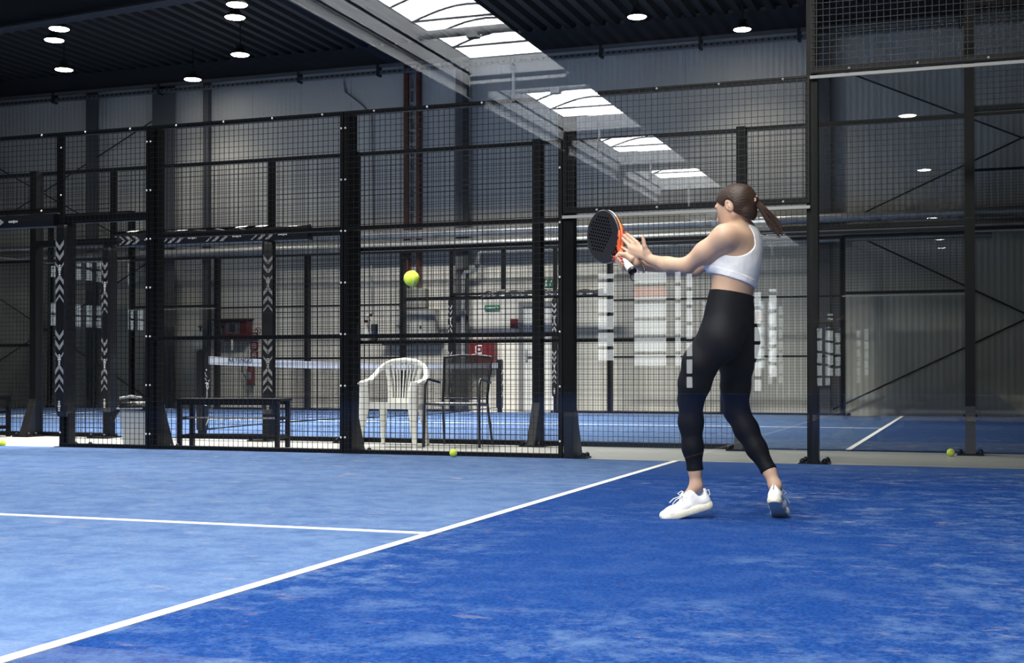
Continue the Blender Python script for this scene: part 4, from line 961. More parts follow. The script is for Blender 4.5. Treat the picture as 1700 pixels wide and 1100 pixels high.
# ------------------------------------------------------------------ the player: joint positions in metres (x right, y away, z up)
AN = (8.0375, 6.0233, 0.0)
J = {'pelvis': (0.0322, 0.0, 0.9138), 'belly': (0.0365, -0.01, 1.0379), 'waist': (0.0366, -0.01, 1.09), 'ribs': (0.0629, -0.01, 1.1827), 'chest': (0.0746, -0.01, 1.2696), 'upback': (0.0893, -0.01, 1.3421), 'neck0': (0.0922, -0.01, 1.3769), 'neck1': (0.0629, -0.03, 1.4614), 'head': (0.0572, -0.03, 1.5192), 'lhip': (-0.0414, -0.08, 0.8711), 'lthigh': (-0.1159, -0.06, 0.7568), 'lthigh2': (-0.1406, -0.03, 0.659), 'lknee': (-0.1539, 0.0, 0.5835), 'lcalf': (-0.1513, 0.02, 0.4728), 'lcalf2': (-0.1428, 0.02, 0.3508), 'lhem': (-0.1314, 0.02, 0.2406), 'lank': (-0.1257, 0.02, 0.1651), 'rhip': (0.0936, 0.07, 0.8633), 'rthigh': (0.0805, 0.08, 0.7579), 'rthigh2': (0.0812, 0.12, 0.6402), 'rknee': (0.0921, 0.15, 0.5213), 'rcalf': (0.1321, 0.11, 0.434), 'rcalf2': (0.1745, 0.07, 0.3421), 'rhem': (0.2258, 0.02, 0.2376), 'rank': (0.2486, -0.01, 0.1676), 'lsh': (-0.0114, -0.13, 1.3497), 'larm': (-0.0978, -0.08, 1.2834), 'lelb': (-0.1758, -0.02, 1.2225), 'lfore': (-0.2611, 0.04, 1.2334), 'lwri': (-0.3382, 0.11, 1.2658), 'rsh': (0.1384, 0.15, 1.3644), 'relb': (-0.0977, 0.29, 1.2331), 'rwri': (-0.3666, 0.21, 1.2417), 'li0': (-0.3992, 0.15, 1.3526), 'li1': (-0.4231, 0.18, 1.3796), 'li2': (-0.4452, 0.2, 1.4026), 'lm0': (-0.4161, 0.16, 1.3447), 'lm1': (-0.4371, 0.19, 1.3716), 'lm2': (-0.4608, 0.21, 1.3962), 'lr0': (-0.428, 0.16, 1.3268), 'lr1': (-0.4461, 0.19, 1.3537), 'lr2': (-0.4713, 0.21, 1.3827), 'lp0': (-0.434, 0.16, 1.306), 'lp1': (-0.4551, 0.19, 1.3238), 'lp2': (-0.4744, 0.21, 1.3377), 'lt0': (-0.3529, 0.11, 1.2954), 'lt1': (-0.3657, 0.1, 1.3269), 'lt2': (-0.3701, 0.1, 1.3534), 'lt3': (-0.3745, 0.1, 1.3741), 'butt': (-0.4229, 0.12, 1.2076), 'pt0': (0.1384, -0.09, 1.5257), 'pt1': (0.1688, -0.11, 1.483), 'pt2': (0.2123, -0.12, 1.4248), 'pt3': (0.2556, -0.13, 1.3639), 'nape': (0.1162, -0.07, 1.4336), 'nape2': (0.1257, -0.08, 1.3808), 'lfoot': (-0.1476, -0.01, 0.0061), 'rfoot': (0.3222, 0.08, 0.0105), 'braB': (0.0512, -0.01, 1.148), 'armh': (0.0372, -0.01, 1.3566), 'waistTop': (0.0367, -0.01, 1.0944)}
class SDF:
    """signed distance field on a grid, smooth unions, meshed with surface nets"""
    def __init__(s, lo, hi, h):
        s.lo = np.array(lo, np.float32); s.h = h; s.n = np.ceil((np.array(hi)-np.array(lo))/h).astype(int)+1
        s.f = np.full(s.n, 0.12, np.float32)
    def axes(s, a, b):
        i0 = np.clip(np.floor((np.array(a)-s.lo)/s.h).astype(int), 0, s.n-1); i1 = np.clip(np.ceil((np.array(b)-s.lo)/s.h).astype(int)+1, 1, s.n)
        g = [(s.lo[k]+s.h*np.arange(i0[k], i1[k])).astype(np.float32) for k in range(3)]
        return (slice(i0[0], i1[0]), slice(i0[1], i1[1]), slice(i0[2], i1[2])), g[0][:, None, None], g[1][None, :, None], g[2][None, None, :]
    def blend(s, sl, d, k, mode):
        f = s.f[sl]
        if mode == '+':
            h = np.clip(0.5+0.5*(f-d)/k, 0, 1); s.f[sl] = f*(1-h)+d*h-k*h*(1-h)
        else:
            h = np.clip(0.5-0.5*(f+d)/k, 0, 1); s.f[sl] = f*(1-h)-d*h+k*h*(1-h)
    def cap(s, a, b, ra, rb=None, k=0.012, mode='+', flat=None):
        """round cone; flat = (direction, factor) squeezes it along a direction"""
        rb = ra if rb is None else rb; a = np.array(a, float); b = np.array(b, float); m = max(ra, rb)+0.05+k
        sl, x, y, z = s.axes(np.minimum(a, b)-m, np.maximum(a, b)+m); ab = b-a; L2 = float(ab@ab)+1e-9
        px, py, pz = x-a[0], y-a[1], z-a[2]; t = np.clip((px*ab[0]+py*ab[1]+pz*ab[2])/L2, 0, 1)
        qx, qy, qz = px-t*ab[0], py-t*ab[1], pz-t*ab[2]
        d2 = qx*qx+qy*qy+qz*qz
        if flat:
            n = np.array(flat[0], float); n /= np.linalg.norm(n); c = qx*n[0]+qy*n[1]+qz*n[2]; d2 = d2+c*c*(flat[1]**-2-1)
        d = np.sqrt(d2)-(ra+(rb-ra)*t); s.blend(sl, d.astype(np.float32), k, mode)
    def ell(s, c, r, k=0.02, mode='+', R=None):
        c = np.array(c, float); m = max(r)+0.05+k; sl, x, y, z = s.axes(c-m, c+m)
        X = (x-c[0], y-c[1], z-c[2]); R = np.eye(3) if R is None else np.array(R, float)
        q = [X[0]*R[i][0]+X[1]*R[i][1]+X[2]*R[i][2] for i in range(3)]
        k0 = np.sqrt(sum((q[i]/r[i])**2 for i in range(3)))+1e-6; k1 = np.sqrt(sum((q[i]/r[i]**2)**2 for i in range(3)))+1e-6
        s.blend(sl, (k0*(k0-1)/k1).astype(np.float32), k, mode)
    def grid(s):
        g = [(s.lo[k]+s.h*np.arange(s.n[k])).astype(np.float32) for k in range(3)]; return g[0][:, None, None], g[1][None, :, None], g[2][None, None, :]
    def mesh(s, name, m, parent=None, off=0.0, clip=None, smooth_it=1):
        f = s.f-np.float32(off)
        if clip is not None: f = np.maximum(f, clip)
        n = f.shape; ins = f < 0; c = [slice(0, -1), slice(1, None)]
        cnt = np.zeros([k-1 for k in n], np.int8)
        for i in (0, 1):
            for j in (0, 1):
                for l in (0, 1): cnt += ins[c[i], c[j], c[l]]
        act = (cnt > 0) & (cnt < 8); idx = np.argwhere(act); I = np.full(act.shape, -1, np.int64); I[act] = np.arange(len(idx))
        acc = np.zeros((len(idx), 3)); w = np.zeros(len(idx)); i, j, k = idx.T
        for ax in range(3):
            o = [q for q in range(3) if q != ax]
            for u in (0, 1):
                for v in (0, 1):
                    A = [i.copy(), j.copy(), k.copy()]; A[o[0]] += u; A[o[1]] += v; B = [q.copy() for q in A]; B[ax] += 1
                    fa = f[A[0], A[1], A[2]]; fb = f[B[0], B[1], B[2]]; cr = (fa < 0) != (fb < 0); t = np.where(cr, fa/(fa-fb+1e-12), 0)
                    P = np.stack(A, 1).astype(float)-idx; P[:, ax] += t; acc[cr] += P[cr]; w[cr] += 1
        V = (idx+acc/w[:, None])*s.h+s.lo
        quads = []
        for ax in range(3):
            o = [(ax+1) % 3, (ax+2) % 3]
            sa = [slice(0, None)]*3; sb = [slice(0, None)]*3; sa[ax] = slice(0, -1); sb[ax] = slice(1, None)
            a = ins[tuple(sa)]; b = ins[tuple(sb)]; e = a != b; e_idx = np.argwhere(e)
            ok = (e_idx[:, o[0]] > 0) & (e_idx[:, o[1]] > 0) & (e_idx[:, o[0]] < n[o[0]]-1) & (e_idx[:, o[1]] < n[o[1]]-1); e_idx = e_idx[ok]
            fl = a[e_idx[:, 0], e_idx[:, 1], e_idx[:, 2]]
            q = []
            for (du, dv) in ((-1, -1), (0, -1), (0, 0), (-1, 0)):
                E = e_idx.copy(); E[:, o[0]] += du; E[:, o[1]] += dv; q.append(I[E[:, 0], E[:, 1], E[:, 2]])
            q = np.stack(q, 1); q[~fl] = q[~fl][:, ::-1]; quads.append(q)
        Q = np.vstack(quads)
        for _ in range(smooth_it):                       # one relaxing pass evens the grid out
            S = np.zeros_like(V); N = np.zeros(len(V))
            for a, b in ((0, 1), (1, 2), (2, 3), (3, 0)):
                np.add.at(S, Q[:, a], V[Q[:, b]]); np.add.at(N, Q[:, a], 1); np.add.at(S, Q[:, b], V[Q[:, a]]); np.add.at(N, Q[:, b], 1)
            V = V*0.5+0.5*S/N[:, None]
        me = bpy.data.meshes.new(name); me.vertices.add(len(V)); me.vertices.foreach_set('co', V.astype(np.float32).ravel())
        me.loops.add(len(Q)*4); me.loops.foreach_set('vertex_index', Q.astype(np.int32).ravel()); me.polygons.add(len(Q))
        me.polygons.foreach_set('loop_start', np.arange(0, len(Q)*4, 4, dtype=np.int32)); me.polygons.foreach_set('loop_total', np.full(len(Q), 4, np.int32))
        me.polygons.foreach_set('use_smooth', np.ones(len(Q), bool)); me.update(calc_edges=True)
        me.materials.append(M[m] if isinstance(m, str) else m)
        ob = bpy.data.objects.new(name, me); COL.objects.link(ob); ob.parent = parent; return ob

def unit(v): v = np.array(v, float); return v/np.linalg.norm(v)
Jv = {k: np.array(v) for k, v in J.items()}
Jv['ltoe'] = Jv['lank']+np.array((-0.05, 0, -0.06)); Jv['rtoe'] = Jv['rank']+np.array((0.02, 0.035, -0.07))
def skin_mat():
    m = mat('skin', (0.54, 0.355, 0.255), 0.5, 0, 0.35, noise=(14, 0.06)); b = m.node_tree.nodes['Principled BSDF']
    b.inputs['Subsurface Weight'].default_value = 0.12; b.inputs['Subsurface Radius'].default_value = (0.02, 0.008, 0.004); b.inputs['Subsurface Scale'].default_value = 0.4
    return m
M['skin'] = skin_mat()
M['leggings'] = mat('black_leggings', (0.005, 0.0055, 0.009), 0.65, 0, 0.15)
M['bra'] = mat('white_jersey', (0.86, 0.86, 0.88), 0.75, 0, 0.2, bump=(18, 0.55, 0.012))
M['nail'] = mat('red_nail', (0.45, 0.008, 0.02), 0.2)
M['scrunchie'] = mat('pink_fabric', (0.62, 0.36, 0.36), 0.8, bump=(60, 0.8, 0.01))
def hair_mat():
    m = mat('brown_hair', (0.035, 0.016, 0.010), 0.48, 0, 0.35); nt = m.node_tree; b = nt.nodes['Principled BSDF']
    tc = nt.nodes.new('ShaderNodeTexCoord'); mp = nt.nodes.new('ShaderNodeMapping'); mp.inputs['Rotation'].default_value = (0, 0.45, 0.5); mp.inputs['Scale'].default_value = (6, 60, 60)
    nz = nt.nodes.new('ShaderNodeTexNoise'); nz.inputs['Scale'].default_value = 3.5; nz.inputs['Detail'].default_value = 3
    bp = nt.nodes.new('ShaderNodeBump'); bp.inputs['Strength'].default_value = 0.9; bp.inputs['Distance'].default_value = 0.004
    mx = nt.nodes.new('ShaderNodeMix'); mx.data_type = 'RGBA'; mx.inputs[6].default_value = (0.012, 0.006, 0.004, 1); mx.inputs[7].default_value = (0.050, 0.024, 0.015, 1)
    nt.links.new(tc.outputs['Object'], mp.inputs[0]); nt.links.new(mp.outputs[0], nz.inputs['Vector']); nt.links.new(nz.outputs['Fac'], bp.inputs['Height']); nt.links.new(bp.outputs[0], b.inputs['Normal'])
    nt.links.new(nz.outputs['Fac'], mx.inputs[0]); nt.links.new(mx.outputs[2], b.inputs['Base Color']); return m
M['hair'] = hair_mat()

# body frame: facing direction, her left
fw = unit((-0.8, 0.6, 0)); lf = unit((-0.6, -0.8, 0)); up = np.array((0, 0, 1.0))
fu = unit((-0.86, 0.5, 0)); lu = unit((-0.5, -0.86, 0))           # the upper body, turned a little further
RB = np.array([fw, lf, up]); RU = np.array([fu, lu, up])
def torso(g):
    v = Jv
    g.ell(v['pelvis']+up*0.02, (0.105, 0.150, 0.10), 0.05, R=RB)
    g.ell(v['pelvis']+up*0.075, (0.095, 0.140, 0.10), 0.05, R=RB)
    g.ell(v['belly'], (0.085, 0.115, 0.12), 0.05, R=RB)
    g.ell(v['waist'], (0.082, 0.108, 0.10), 0.05, R=RU)
    g.ell(v['ribs'], (0.100, 0.125, 0.105), 0.05, R=RU)
    g.ell(v['chest'], (0.105, 0.135, 0.10), 0.05, R=RU)
    g.ell(v['upback']+lu*0.0, (0.085, 0.125, 0.075), 0.05, R=RU)
    g.cap(v['upback']+up*0.01+lu*0.12, v['neck0']+lu*0.0, 0.045, 0.055, 0.04); g.cap(v['upback']+up*0.01-lu*0.12, v['neck0'], 0.045, 0.055, 0.04)
    for s in (-1, 1): g.ell(v['chest']+fu*0.085+lu*0.07*s-up*0.035, (0.055, 0.060, 0.058), 0.03, R=RU)
def legs(g, cut=None):
    v = Jv
    for p_, s in (('l', 1), ('r', -1)):
        g.cap(v[p_+'hip'], v[p_+'thigh'], 0.088 if s > 0 else 0.080, 0.078 if s > 0 else 0.074, 0.05)
        g.cap(v[p_+'thigh'], v[p_+'thigh2'], 0.078, 0.064 if s < 0 else 0.070, 0.03)
        g.cap(v[p_+'thigh2'], v[p_+'knee'], 0.064 if s < 0 else 0.070, 0.055, 0.03)
        g.cap(v[p_+'knee'], v[p_+'calf'], 0.053, 0.052, 0.03)
        g.cap(v[p_+'calf'], v[p_+'calf2'], 0.052, 0.043, 0.03)
        g.cap(v[p_+'calf2'], v[p_+'hem'], 0.043, 0.031, 0.03)
        g.cap(v[p_+'hem'], v[p_+'ank'], 0.031, 0.029, 0.02); g.cap(v[p_+'ank'], v[p_+'toe'], 0.029, 0.022, 0.02)
    g.ell(v['rhip']-fw*0.012-up*0.005, (0.070, 0.074, 0.092), 0.05, R=RB); g.ell(v['lhip']-fw*0.035-up*0.01, (0.080, 0.080, 0.092), 0.05, R=RB)
H = 0.0042
lo = (-0.66, -0.36, 0.02); hi = (0.36, 0.62, 1.74)
LB = SDF((-0.34, -0.32, 0.06), (0.34, 0.36, 1.2), H)
P0 = thing('person', 'woman in a white sports bra and black leggings swinging a racket, seen from behind', 'person', AN, 0.33906)
torso(LB); legs(LB)
gx, gy, gz = LB.grid()
wt = Jv['waistTop']; clip = gz-(wt[2]-0.155*(gx-wt[0])+0*gy)
for p_ in 'lr':                                            # hems
    a = Jv[p_+'hem']; d = unit(Jv[p_+'ank']-Jv[p_+'calf2']); loc = (gx-a[0])*d[0]+(gy-a[1])*d[1]+(gz-a[2])*d[2]
    near = (np.abs(gx-a[0]+0*gy+0*gz) < 0.10) & (gz < 0.5)
    clip = np.where(near, np.maximum(clip, loc), clip)
o = LB.mesh('leggings', 'leggings', P0, 0.0045, clip.astype(np.float32)); o['label'] = 'black high-waisted leggings ending above the ankles'
del LB, clip
TB = SDF((-0.22, -0.30, 0.95), (0.30, 0.34, 1.5), H); torso(TB)
for a, b_ in (('lsh', 'larm'),): TB.cap(Jv['lsh']*0.55+Jv['upback']*0.45, Jv['lsh'], 0.055, 0.052, 0.03)
gx, gy, gz = TB.grid(); bb = Jv['braB']; ah = Jv['armh']
clip = (bb[2]-0.33*(gx-bb[0]))-gz+0*gy
band = np.abs((gx-ah[0])*lu[0]+(gy-ah[1])*lu[1]+0*gz)
e = 1-np.sqrt(((gx-ah[0])/0.110)**2+((gz-ah[2])/0.098)**2)+0*gy                  # arm holes, either side of the back strap
e = np.where(band > 0.030, e*0.09, -0.02)
clip = np.maximum(clip, e)
nk = 0.060-np.sqrt((gx-Jv['neck0'][0])**2+(gy-Jv['neck0'][1])**2+0*gz); nk = np.where(gz > Jv['neck0'][2]-0.03, nk, -0.05); clip = np.maximum(clip, nk)
fc = (gx-ah[0])*fu[0]+(gy-ah[1])*fu[1]; clip = np.maximum(clip, np.where(fc > 0.0, (gz-(ah[2]-0.02))*0.7, -0.05))
o = TB.mesh('sports_bra', 'bra', P0, 0.0045, clip.astype(np.float32)); o['label'] = 'white cropped sports bra'
hem = (gz-(bb[2]-0.33*(gx-bb[0]))-0.036+0*gy).astype(np.float32)
q = TB.mesh('underband', 'bra', P0, 0.0064, np.maximum(clip, hem).astype(np.float32)); q.parent = o
del TB, clip

BD = SDF(lo, hi, H); torso(BD); legs(BD); v = Jv
# neck and head
BD.cap(v['neck0']-up*0.01, v['neck1'], 0.056, 0.050, 0.035)
fh = unit((-0.75, 0.60, -0.28)); lh = unit(np.cross(up, fh)); uh = unit(np.cross(fh, lh)); RH = np.array([fh, lh, uh]); hc = v['head']
def hp(f_, l_, u_): return hc+fh*f_+lh*l_+uh*u_
BD.ell(hc, (0.092, 0.074, 0.086), 0.02, R=RH)
BD.ell(hp(0.040, 0, -0.040), (0.058, 0.058, 0.078), 0.03, R=RH)
BD.ell(hp(0.052, 0, -0.088), (0.036, 0.040, 0.030), 0.03, R=RH)
BD.cap(hp(0.0, 0.052, -0.060), hp(0.066, 0.014, -0.104), 0.016, 0.014, 0.02); BD.cap(hp(0.0, -0.052, -0.060), hp(0.066, -0.014, -0.104), 0.016, 0.014, 0.02)
BD.cap(hp(0.088, 0, -0.008), hp(0.108, 0, -0.046), 0.009, 0.011, 0.012)                      # nose
BD.ell(hp(0.096, 0, -0.070), (0.010, 0.020, 0.006), 0.006, R=RH); BD.ell(hp(0.094, 0, -0.081), (0.010, 0.018, 0.006), 0.006, R=RH)                             # lips
for s in (-1, 1):
    BD.ell(hp(0.080, 0.034*s, 0.010), (0.010, 0.020, 0.007), 0.014, R=RH)                     # brows
    BD.ell(hp(0.092, 0.034*s, -0.014), (0.010, 0.016, 0.010), 0.008, '-', R=RH)
    e0 = hp(-0.002, 0.076*s, -0.018)
    BD.ell(e0, (0.018, 0.009, 0.031), 0.006, R=np.array([unit(fh-0.15*uh+0.25*s*lh), unit(lh*s-0.25*fh), uh])); BD.ell(e0+lh*s*0.010+fh*0.003+uh*0.003, (0.010, 0.009, 0.020), 0.003, '-', R=RH); BD.ell(e0+lh*s*0.006-fh*0.001-uh*0.004, (0.004, 0.005, 0.011), 0.003, R=RH)
# arms
fd = (0, 0.5, 1)
BD.cap(v['upback']+lu*0.07+up*0.0, v['lsh'], 0.060, 0.056, 0.04)
BD.cap(v['lsh'], v['larm'], 0.056, 0.046, 0.03); BD.cap(v['larm'], v['lelb'], 0.046, 0.037, 0.03)
BD.cap(v['lelb'], v['lfore'], 0.038, 0.037, 0.02); BD.cap(v['lfore'], v['lwri'], 0.036, 0.0235, 0.02)
BD.cap(v['upback']-lu*0.08, v['rsh'], 0.052, 0.052, 0.03); BD.cap(v['rsh'], v['relb'], 0.050, 0.038, 0.03)
BD.cap(v['relb'], v['relb']*0.6+v['rwri']*0.4, 0.037, 0.035, 0.015); BD.cap(v['relb']*0.6+v['rwri']*0.4, v['rwri'], 0.035, 0.023, 0.015)
# left hand, open
for q in 'imrp': BD.cap(v['lwri']*0.85+v['l%s0' % q]*0.15, v['l%s0' % q], 0.015, 0.0105, 0.012)
BD.cap((v['lwri']+v['lm0'])/2, v['lr0'], 0.014, 0.012, 0.012); BD.cap(v['lwri'], v['lt0'], 0.018, 0.016, 0.015); BD.cap(v['lt0'], (v['li0']+v['lwri'])/2, 0.014, 0.013, 0.012)
for q, r in (('i', 0.0088), ('m', 0.009), ('r', 0.0085), ('p', 0.0075)):
    BD.cap(v['l%s0' % q], v['l%s1' % q], r+0.0008, r, 0.004); BD.cap(v['l%s1' % q], v['l%s2' % q], r, r-0.0018, 0.003)
BD.cap(v['lt0'], v['lt1'], 0.015, 0.0115, 0.01); BD.cap(v['lt1'], v['lt2'], 0.0108, 0.0098, 0.004); BD.cap(v['lt2'], v['lt3'], 0.0098, 0.0078, 0.003)
# right hand closed round the grip
ax = unit((-0.385, 0.68, 0.627)); e1 = unit(np.array((1.0, 0, 0))-ax*ax[0]); e2 = np.cross(ax, e1); B0 = v['butt']
def gp(s_, ang, r): a = math.radians(ang); return B0+ax*s_+(e1*math.cos(a)+e2*math.sin(a))*r
palm = gp(0.072, -8, 0.044)
BD.ell(palm, (0.043, 0.017, 0.036), 0.012, R=np.array([ax, e1, e2])); BD.cap(gp(0.05, -5, 0.048), v['rwri'], 0.021, 0.023, 0.015); BD.cap(gp(0.09, 30, 0.042), v['rwri'], 0.014, 0.020, 0.015)
nails = []
for i, s_ in enumerate((0.108, 0.088, 0.068, 0.048)):
    r = (0.0088, 0.009, 0.0085, 0.0078)[i]; an = (25, 85, 150, 205, 232 - 8*(i % 2)); rr = (0.040, 0.034, 0.032, 0.030, 0.030)
    pts = [gp(s_+0.004*k-0.004*i*0, an[k], rr[k]) for k in range(5)]
    for k in range(4): BD.cap(pts[k], pts[k+1], r+0.001-0.0006*k, r-0.0006*k, 0.003)
    nails.append((pts[4], unit(pts[4]-pts[3]), unit(pts[4]-(B0+ax*(s_+0.016)))))
tp = [gp(0.06, -50, 0.036), gp(0.095, -75, 0.033), gp(0.118, -115, 0.031), gp(0.122, -150, 0.030)]
for k in range(3): BD.cap(tp[k], tp[k+1], 0.015-0.0025*k, 0.0125-0.002*k, 0.006)
body = BD.mesh('body', 'skin', P0); del BD
# nails of the open hand
tc_ = v['head']*0+np.array((0.3, -1.0, 0.5))
for q in 'imrp': d = unit(v['l%s2' % q]-v['l%s1' % q]); n_ = unit(tc_-d*(tc_@d)); nails.append((v['l%s2' % q]+d*0.002, d, n_))
d = unit(v['lt3']-v['lt2']); n_ = unit(np.array((1.0, -0.3, 0))-d*(np.array((1.0, -0.3, 0))@d)); nails.append((v['lt3']+d*0.001, d, n_))
for c, d, n_ in nails:
    mb = MB(); s_ = np.cross(d, n_); pts = []
    for i in range(7):
        for j in range(5):
            a = -1+2*i/6; w = (j-2)/2*0.0056*math.sqrt(max(0.05, 1-0.55*a*a)); hgt = 0.0078-0.0022*((j-2)/2)**2-0.001*a*a
            pts.append(c+d*(0.0065*a)+s_*w+n_*hgt)
    fs = [(i*5+j, i*5+j+1, (i+1)*5+j+1, (i+1)*5+j) for i in range(6) for j in range(4)]
    mb.add(pts, fs); mb.add([p-n_*0.002 for p in pts], [f[::-1] for f in fs]); mb.build('fingernail', 'nail', P0, world=False, smooth=True)
for s in (-1, 1):
    e = hp(0.077, 0.032*s, -0.014); t = MB(); t.lathe([(0.011*math.sin(a), -0.011*math.cos(a)) for a in np.linspace(0, PI, 9)], tuple(e), 12)
    o = t.build('eye', 'plastic', P0, world=False, smooth=True)
    t = MB(); c = e+fh*0.0095; t.lathe([(0.005*math.sin(a), -0.005*math.cos(a)) for a in np.linspace(0, PI, 7)], tuple(c), 8); q = t.build('iris', 'hair', P0, world=False, smooth=True); q.parent = o
# hair
HR = SDF(hc-0.17, hc+0.17, 0.0032); HR.ell(hc+uh*0.003-fh*0.004, (0.101, 0.083, 0.093), 0.02, R=RH); HR.cap(hp(-0.02, 0.0, -0.03), hp(-0.045, 0, -0.062), 0.072, 0.05, 0.02)
HR.cap(hp(-0.06, 0, 0.01), v['pt0'], 0.045, 0.020, 0.03); HR.cap(hp(-0.05, 0.02, -0.06), v['nape2']-up*0.0, 0.026, 0.004, 0.015); HR.cap(hp(-0.055, 0.0, -0.05), v['nape2']+np.array((-0.012, -0.01, 0.012)), 0.03, 0.004, 0.015)
for s in (-1, 1): HR.ell(hp(0.001, 0.085*s, -0.024), (0.026, 0.030, 0.036), 0.008, '-', R=RH)
gx, gy, gz = HR.grid(); F_ = (gx-hc[0])*fh[0]+(gy-hc[1])*fh[1]+(gz-hc[2])*fh[2]; U_ = (gx-hc[0])*uh[0]+(gy-hc[1])*uh[1]+(gz-hc[2])*uh[2]
cl = np.maximum(0.73*F_-0.68*U_-0.027, np.where(F_ > -0.03, (-U_-0.062+F_*0.5)*0.7, -0.02))
hair = HR.mesh('hair', 'hair', P0, 0, cl.astype(np.float32)); hair['label'] = 'dark brown hair combed back'; del HR
mb = MB()
pt = [v['pt0'], v['pt1'], v['pt2'], v['pt3']]
for i in range(46):
    a = random.uniform(0, 2*PI); q = math.sqrt(random.random()); du, dv = math.cos(a)*q, math.sin(a)*q; ln = random.uniform(0.80, 1.06); P = []
    for k in range(9):
        t_ = k/8*ln*3; i0 = min(int(t_), 2); w = t_-i0; c = pt[i0]*(1-w)+pt[i0+1]*w; spr = 0.008+0.016*min(1, k/5)+0.006*(k/8)**2
        side = unit(np.cross(pt[3]-pt[0], (0, 1, 0))); P.append(c+side*du*spr+np.array((0, 1, 0))*dv*spr*0.7+side*0.003*math.sin(k+i)+np.array((0.002, 0, 0.004))*math.sin(k/8*PI))
    mb.tube(P, [0.0042*(1-0.55*(k/8)**2) for k in range(9)], 6)
mb.build('ponytail', 'hair', P0, world=False, smooth=True)
mb = MB(); c = pt[0]+(pt[1]-pt[0])*0.02; d = unit(pt[1]-pt[0]+np.array((0.03, 0, 0.03))); s1 = unit(np.cross(d, (0, 1, 0))); s2 = np.cross(d, s1)
mb.tube([c+(s1*math.cos(a)+s2*math.sin(a))*(0.017+0.002*math.sin(7*a)) for a in np.linspace(0, 2*PI, 28)], [0.0085+0.0018*math.sin(5*a) for a in np.linspace(0, 2*PI, 28)], 8)
mb.build('hair_tie', 'scrunchie', P0, world=False, smooth=True)['label'] = 'pink scrunchie holding the ponytail'

# ---- shoes
M['knit'] = mat('white_knit', (0.84, 0.84, 0.84), 0.8, bump=(220, 0.4, 0.002)); M['sole'] = mat('cream_sole', (0.78, 0.75, 0.62), 0.55, bump=(30, 0.2, 0.004))
M['lace'] = mat('white_lace', (0.72, 0.72, 0.72), 0.7)
def shoe(label, pos, tdir, pitch, roll, ank, wavy=0):
    """local frame: x to the toe, z up, origin under the ball of the foot"""
    t = bpy.data.objects.new('shoe', None); COL.objects.link(t); t.parent = P0; t['label'] = label
    yaw_ = math.atan2(tdir[1], tdir[0])
    Mx = Matrix.Translation(Vector(pos)) @ Matrix.Rotation(yaw_, 4, 'Z') @ Matrix.Rotation(pitch, 4, 'Y') @ Matrix.Rotation(roll, 4, 'X') @ Matrix.Scale(0.9, 4); t.matrix_local = Mx
    S_ = SDF((-0.24, -0.07, -0.02), (0.12, 0.07, 0.18), 0.003)
    for x0, x1, r0, r1, z in ((-0.17, -0.10, 0.036, 0.037, 0.020), (-0.10, -0.02, 0.037, 0.045, 0.018), (-0.02, 0.05, 0.045, 0.034, 0.018)): S_.cap((x0, 0, z), (x1, 0.004, z), r0, r1, 0.015)
    gx, gy, gz = S_.grid(); bend = 0.012*np.clip((gx-0.02)/0.06, 0, 2)**2
    slab = np.maximum(0.0+bend-gz, gz-(0.034+0.010*np.clip((-gx-0.05)/0.1, 0, 1)+bend))+0*gy
    S_.f = np.maximum(S_.f, slab.astype(np.float32)) - 0.0
    rib = 0.0012*np.sin(gx*2*PI/0.008)+0*gy+0*gz; S_.f += rib.astype(np.float32)*(gz > 0.008)
    S_.mesh('sole', 'sole', t, 0.002)['label'] = 'thick ribbed cream sole'
    U2 = SDF((-0.24, -0.07, 0.0), (0.12, 0.07, 0.20), 0.003)
    U2.cap((-0.168, 0, 0.045), (-0.06, 0, 0.048), 0.031, 0.036, 0.02); U2.cap((-0.06, 0, 0.045), (0.02, 0.002, 0.030), 0.038, 0.036, 0.02); U2.cap((0.02, 0.002, 0.030), (0.062, 0.003, 0.030), 0.036, 0.026, 0.02)
    U2.cap((-0.165, 0, 0.05), (-0.178, 0, 0.098), 0.030, 0.017, 0.02); U2.cap((-0.150, 0, 0.06), (-0.115, 0, 0.098), 0.032, 0.034, 0.02); U2.cap((-0.11, 0, 0.07), (-0.065, 0, 0.095), 0.03, 0.022, 0.02)
    U2.cap((-0.145, 0, 0.10), (-0.13, 0, 0.17), 0.031, 0.034, 0.008, '-')
    gx, gy, gz = U2.grid(); U2.mesh('upper', 'knit', t, 0, (0.022-gz+0*gx+0*gy).astype(np.float32))['label'] = 'white knitted upper'
    mb = MB()
    for k in range(5):
        x = -0.075+0.022*k; z = 0.103-0.0135*k; mb.tube([(x, -0.027, z-0.010), (x+0.004, -0.012, z+0.002), (x+0.004, 0.012, z+0.002), (x, 0.027, z-0.010)], 0.0030, 6)
    for s in (-1, 1):
        mb.tube([(-0.078, 0, 0.112), (-0.066, s*0.022, 0.128), (-0.045, s*0.036, 0.118), (-0.056, s*0.020, 0.104), (-0.078, 0, 0.110)], 0.0028, 6); mb.tube([(-0.078, 0, 0.112), (-0.05, s*0.014, 0.104), (-0.015, s*0.034, 0.098), (0.01, s*0.044, 0.082)], 0.0026, 6)
    mb.build('laces', 'lace', t, world=False, smooth=True)
    mb = MB(); mb.tube([(-0.196, 0, 0.098), (-0.206, 0, 0.100), (-0.206, 0, 0.075), (-0.198, 0, 0.070)], 0.003, 6); mb.build('heel_loop', 'lace', t, world=False, smooth=True)
    return t
shoe('white left shoe seen from the side with its heel raised', (-0.222, 0.008, 0.013), (-0.99, -0.06, 0), math.radians(15), 0, None)
shoe('white right shoe seen from behind, on tiptoe', (0.290, 0.055, 0.013), (0.42, 0.90, 0), math.radians(29), math.radians(-6), None)

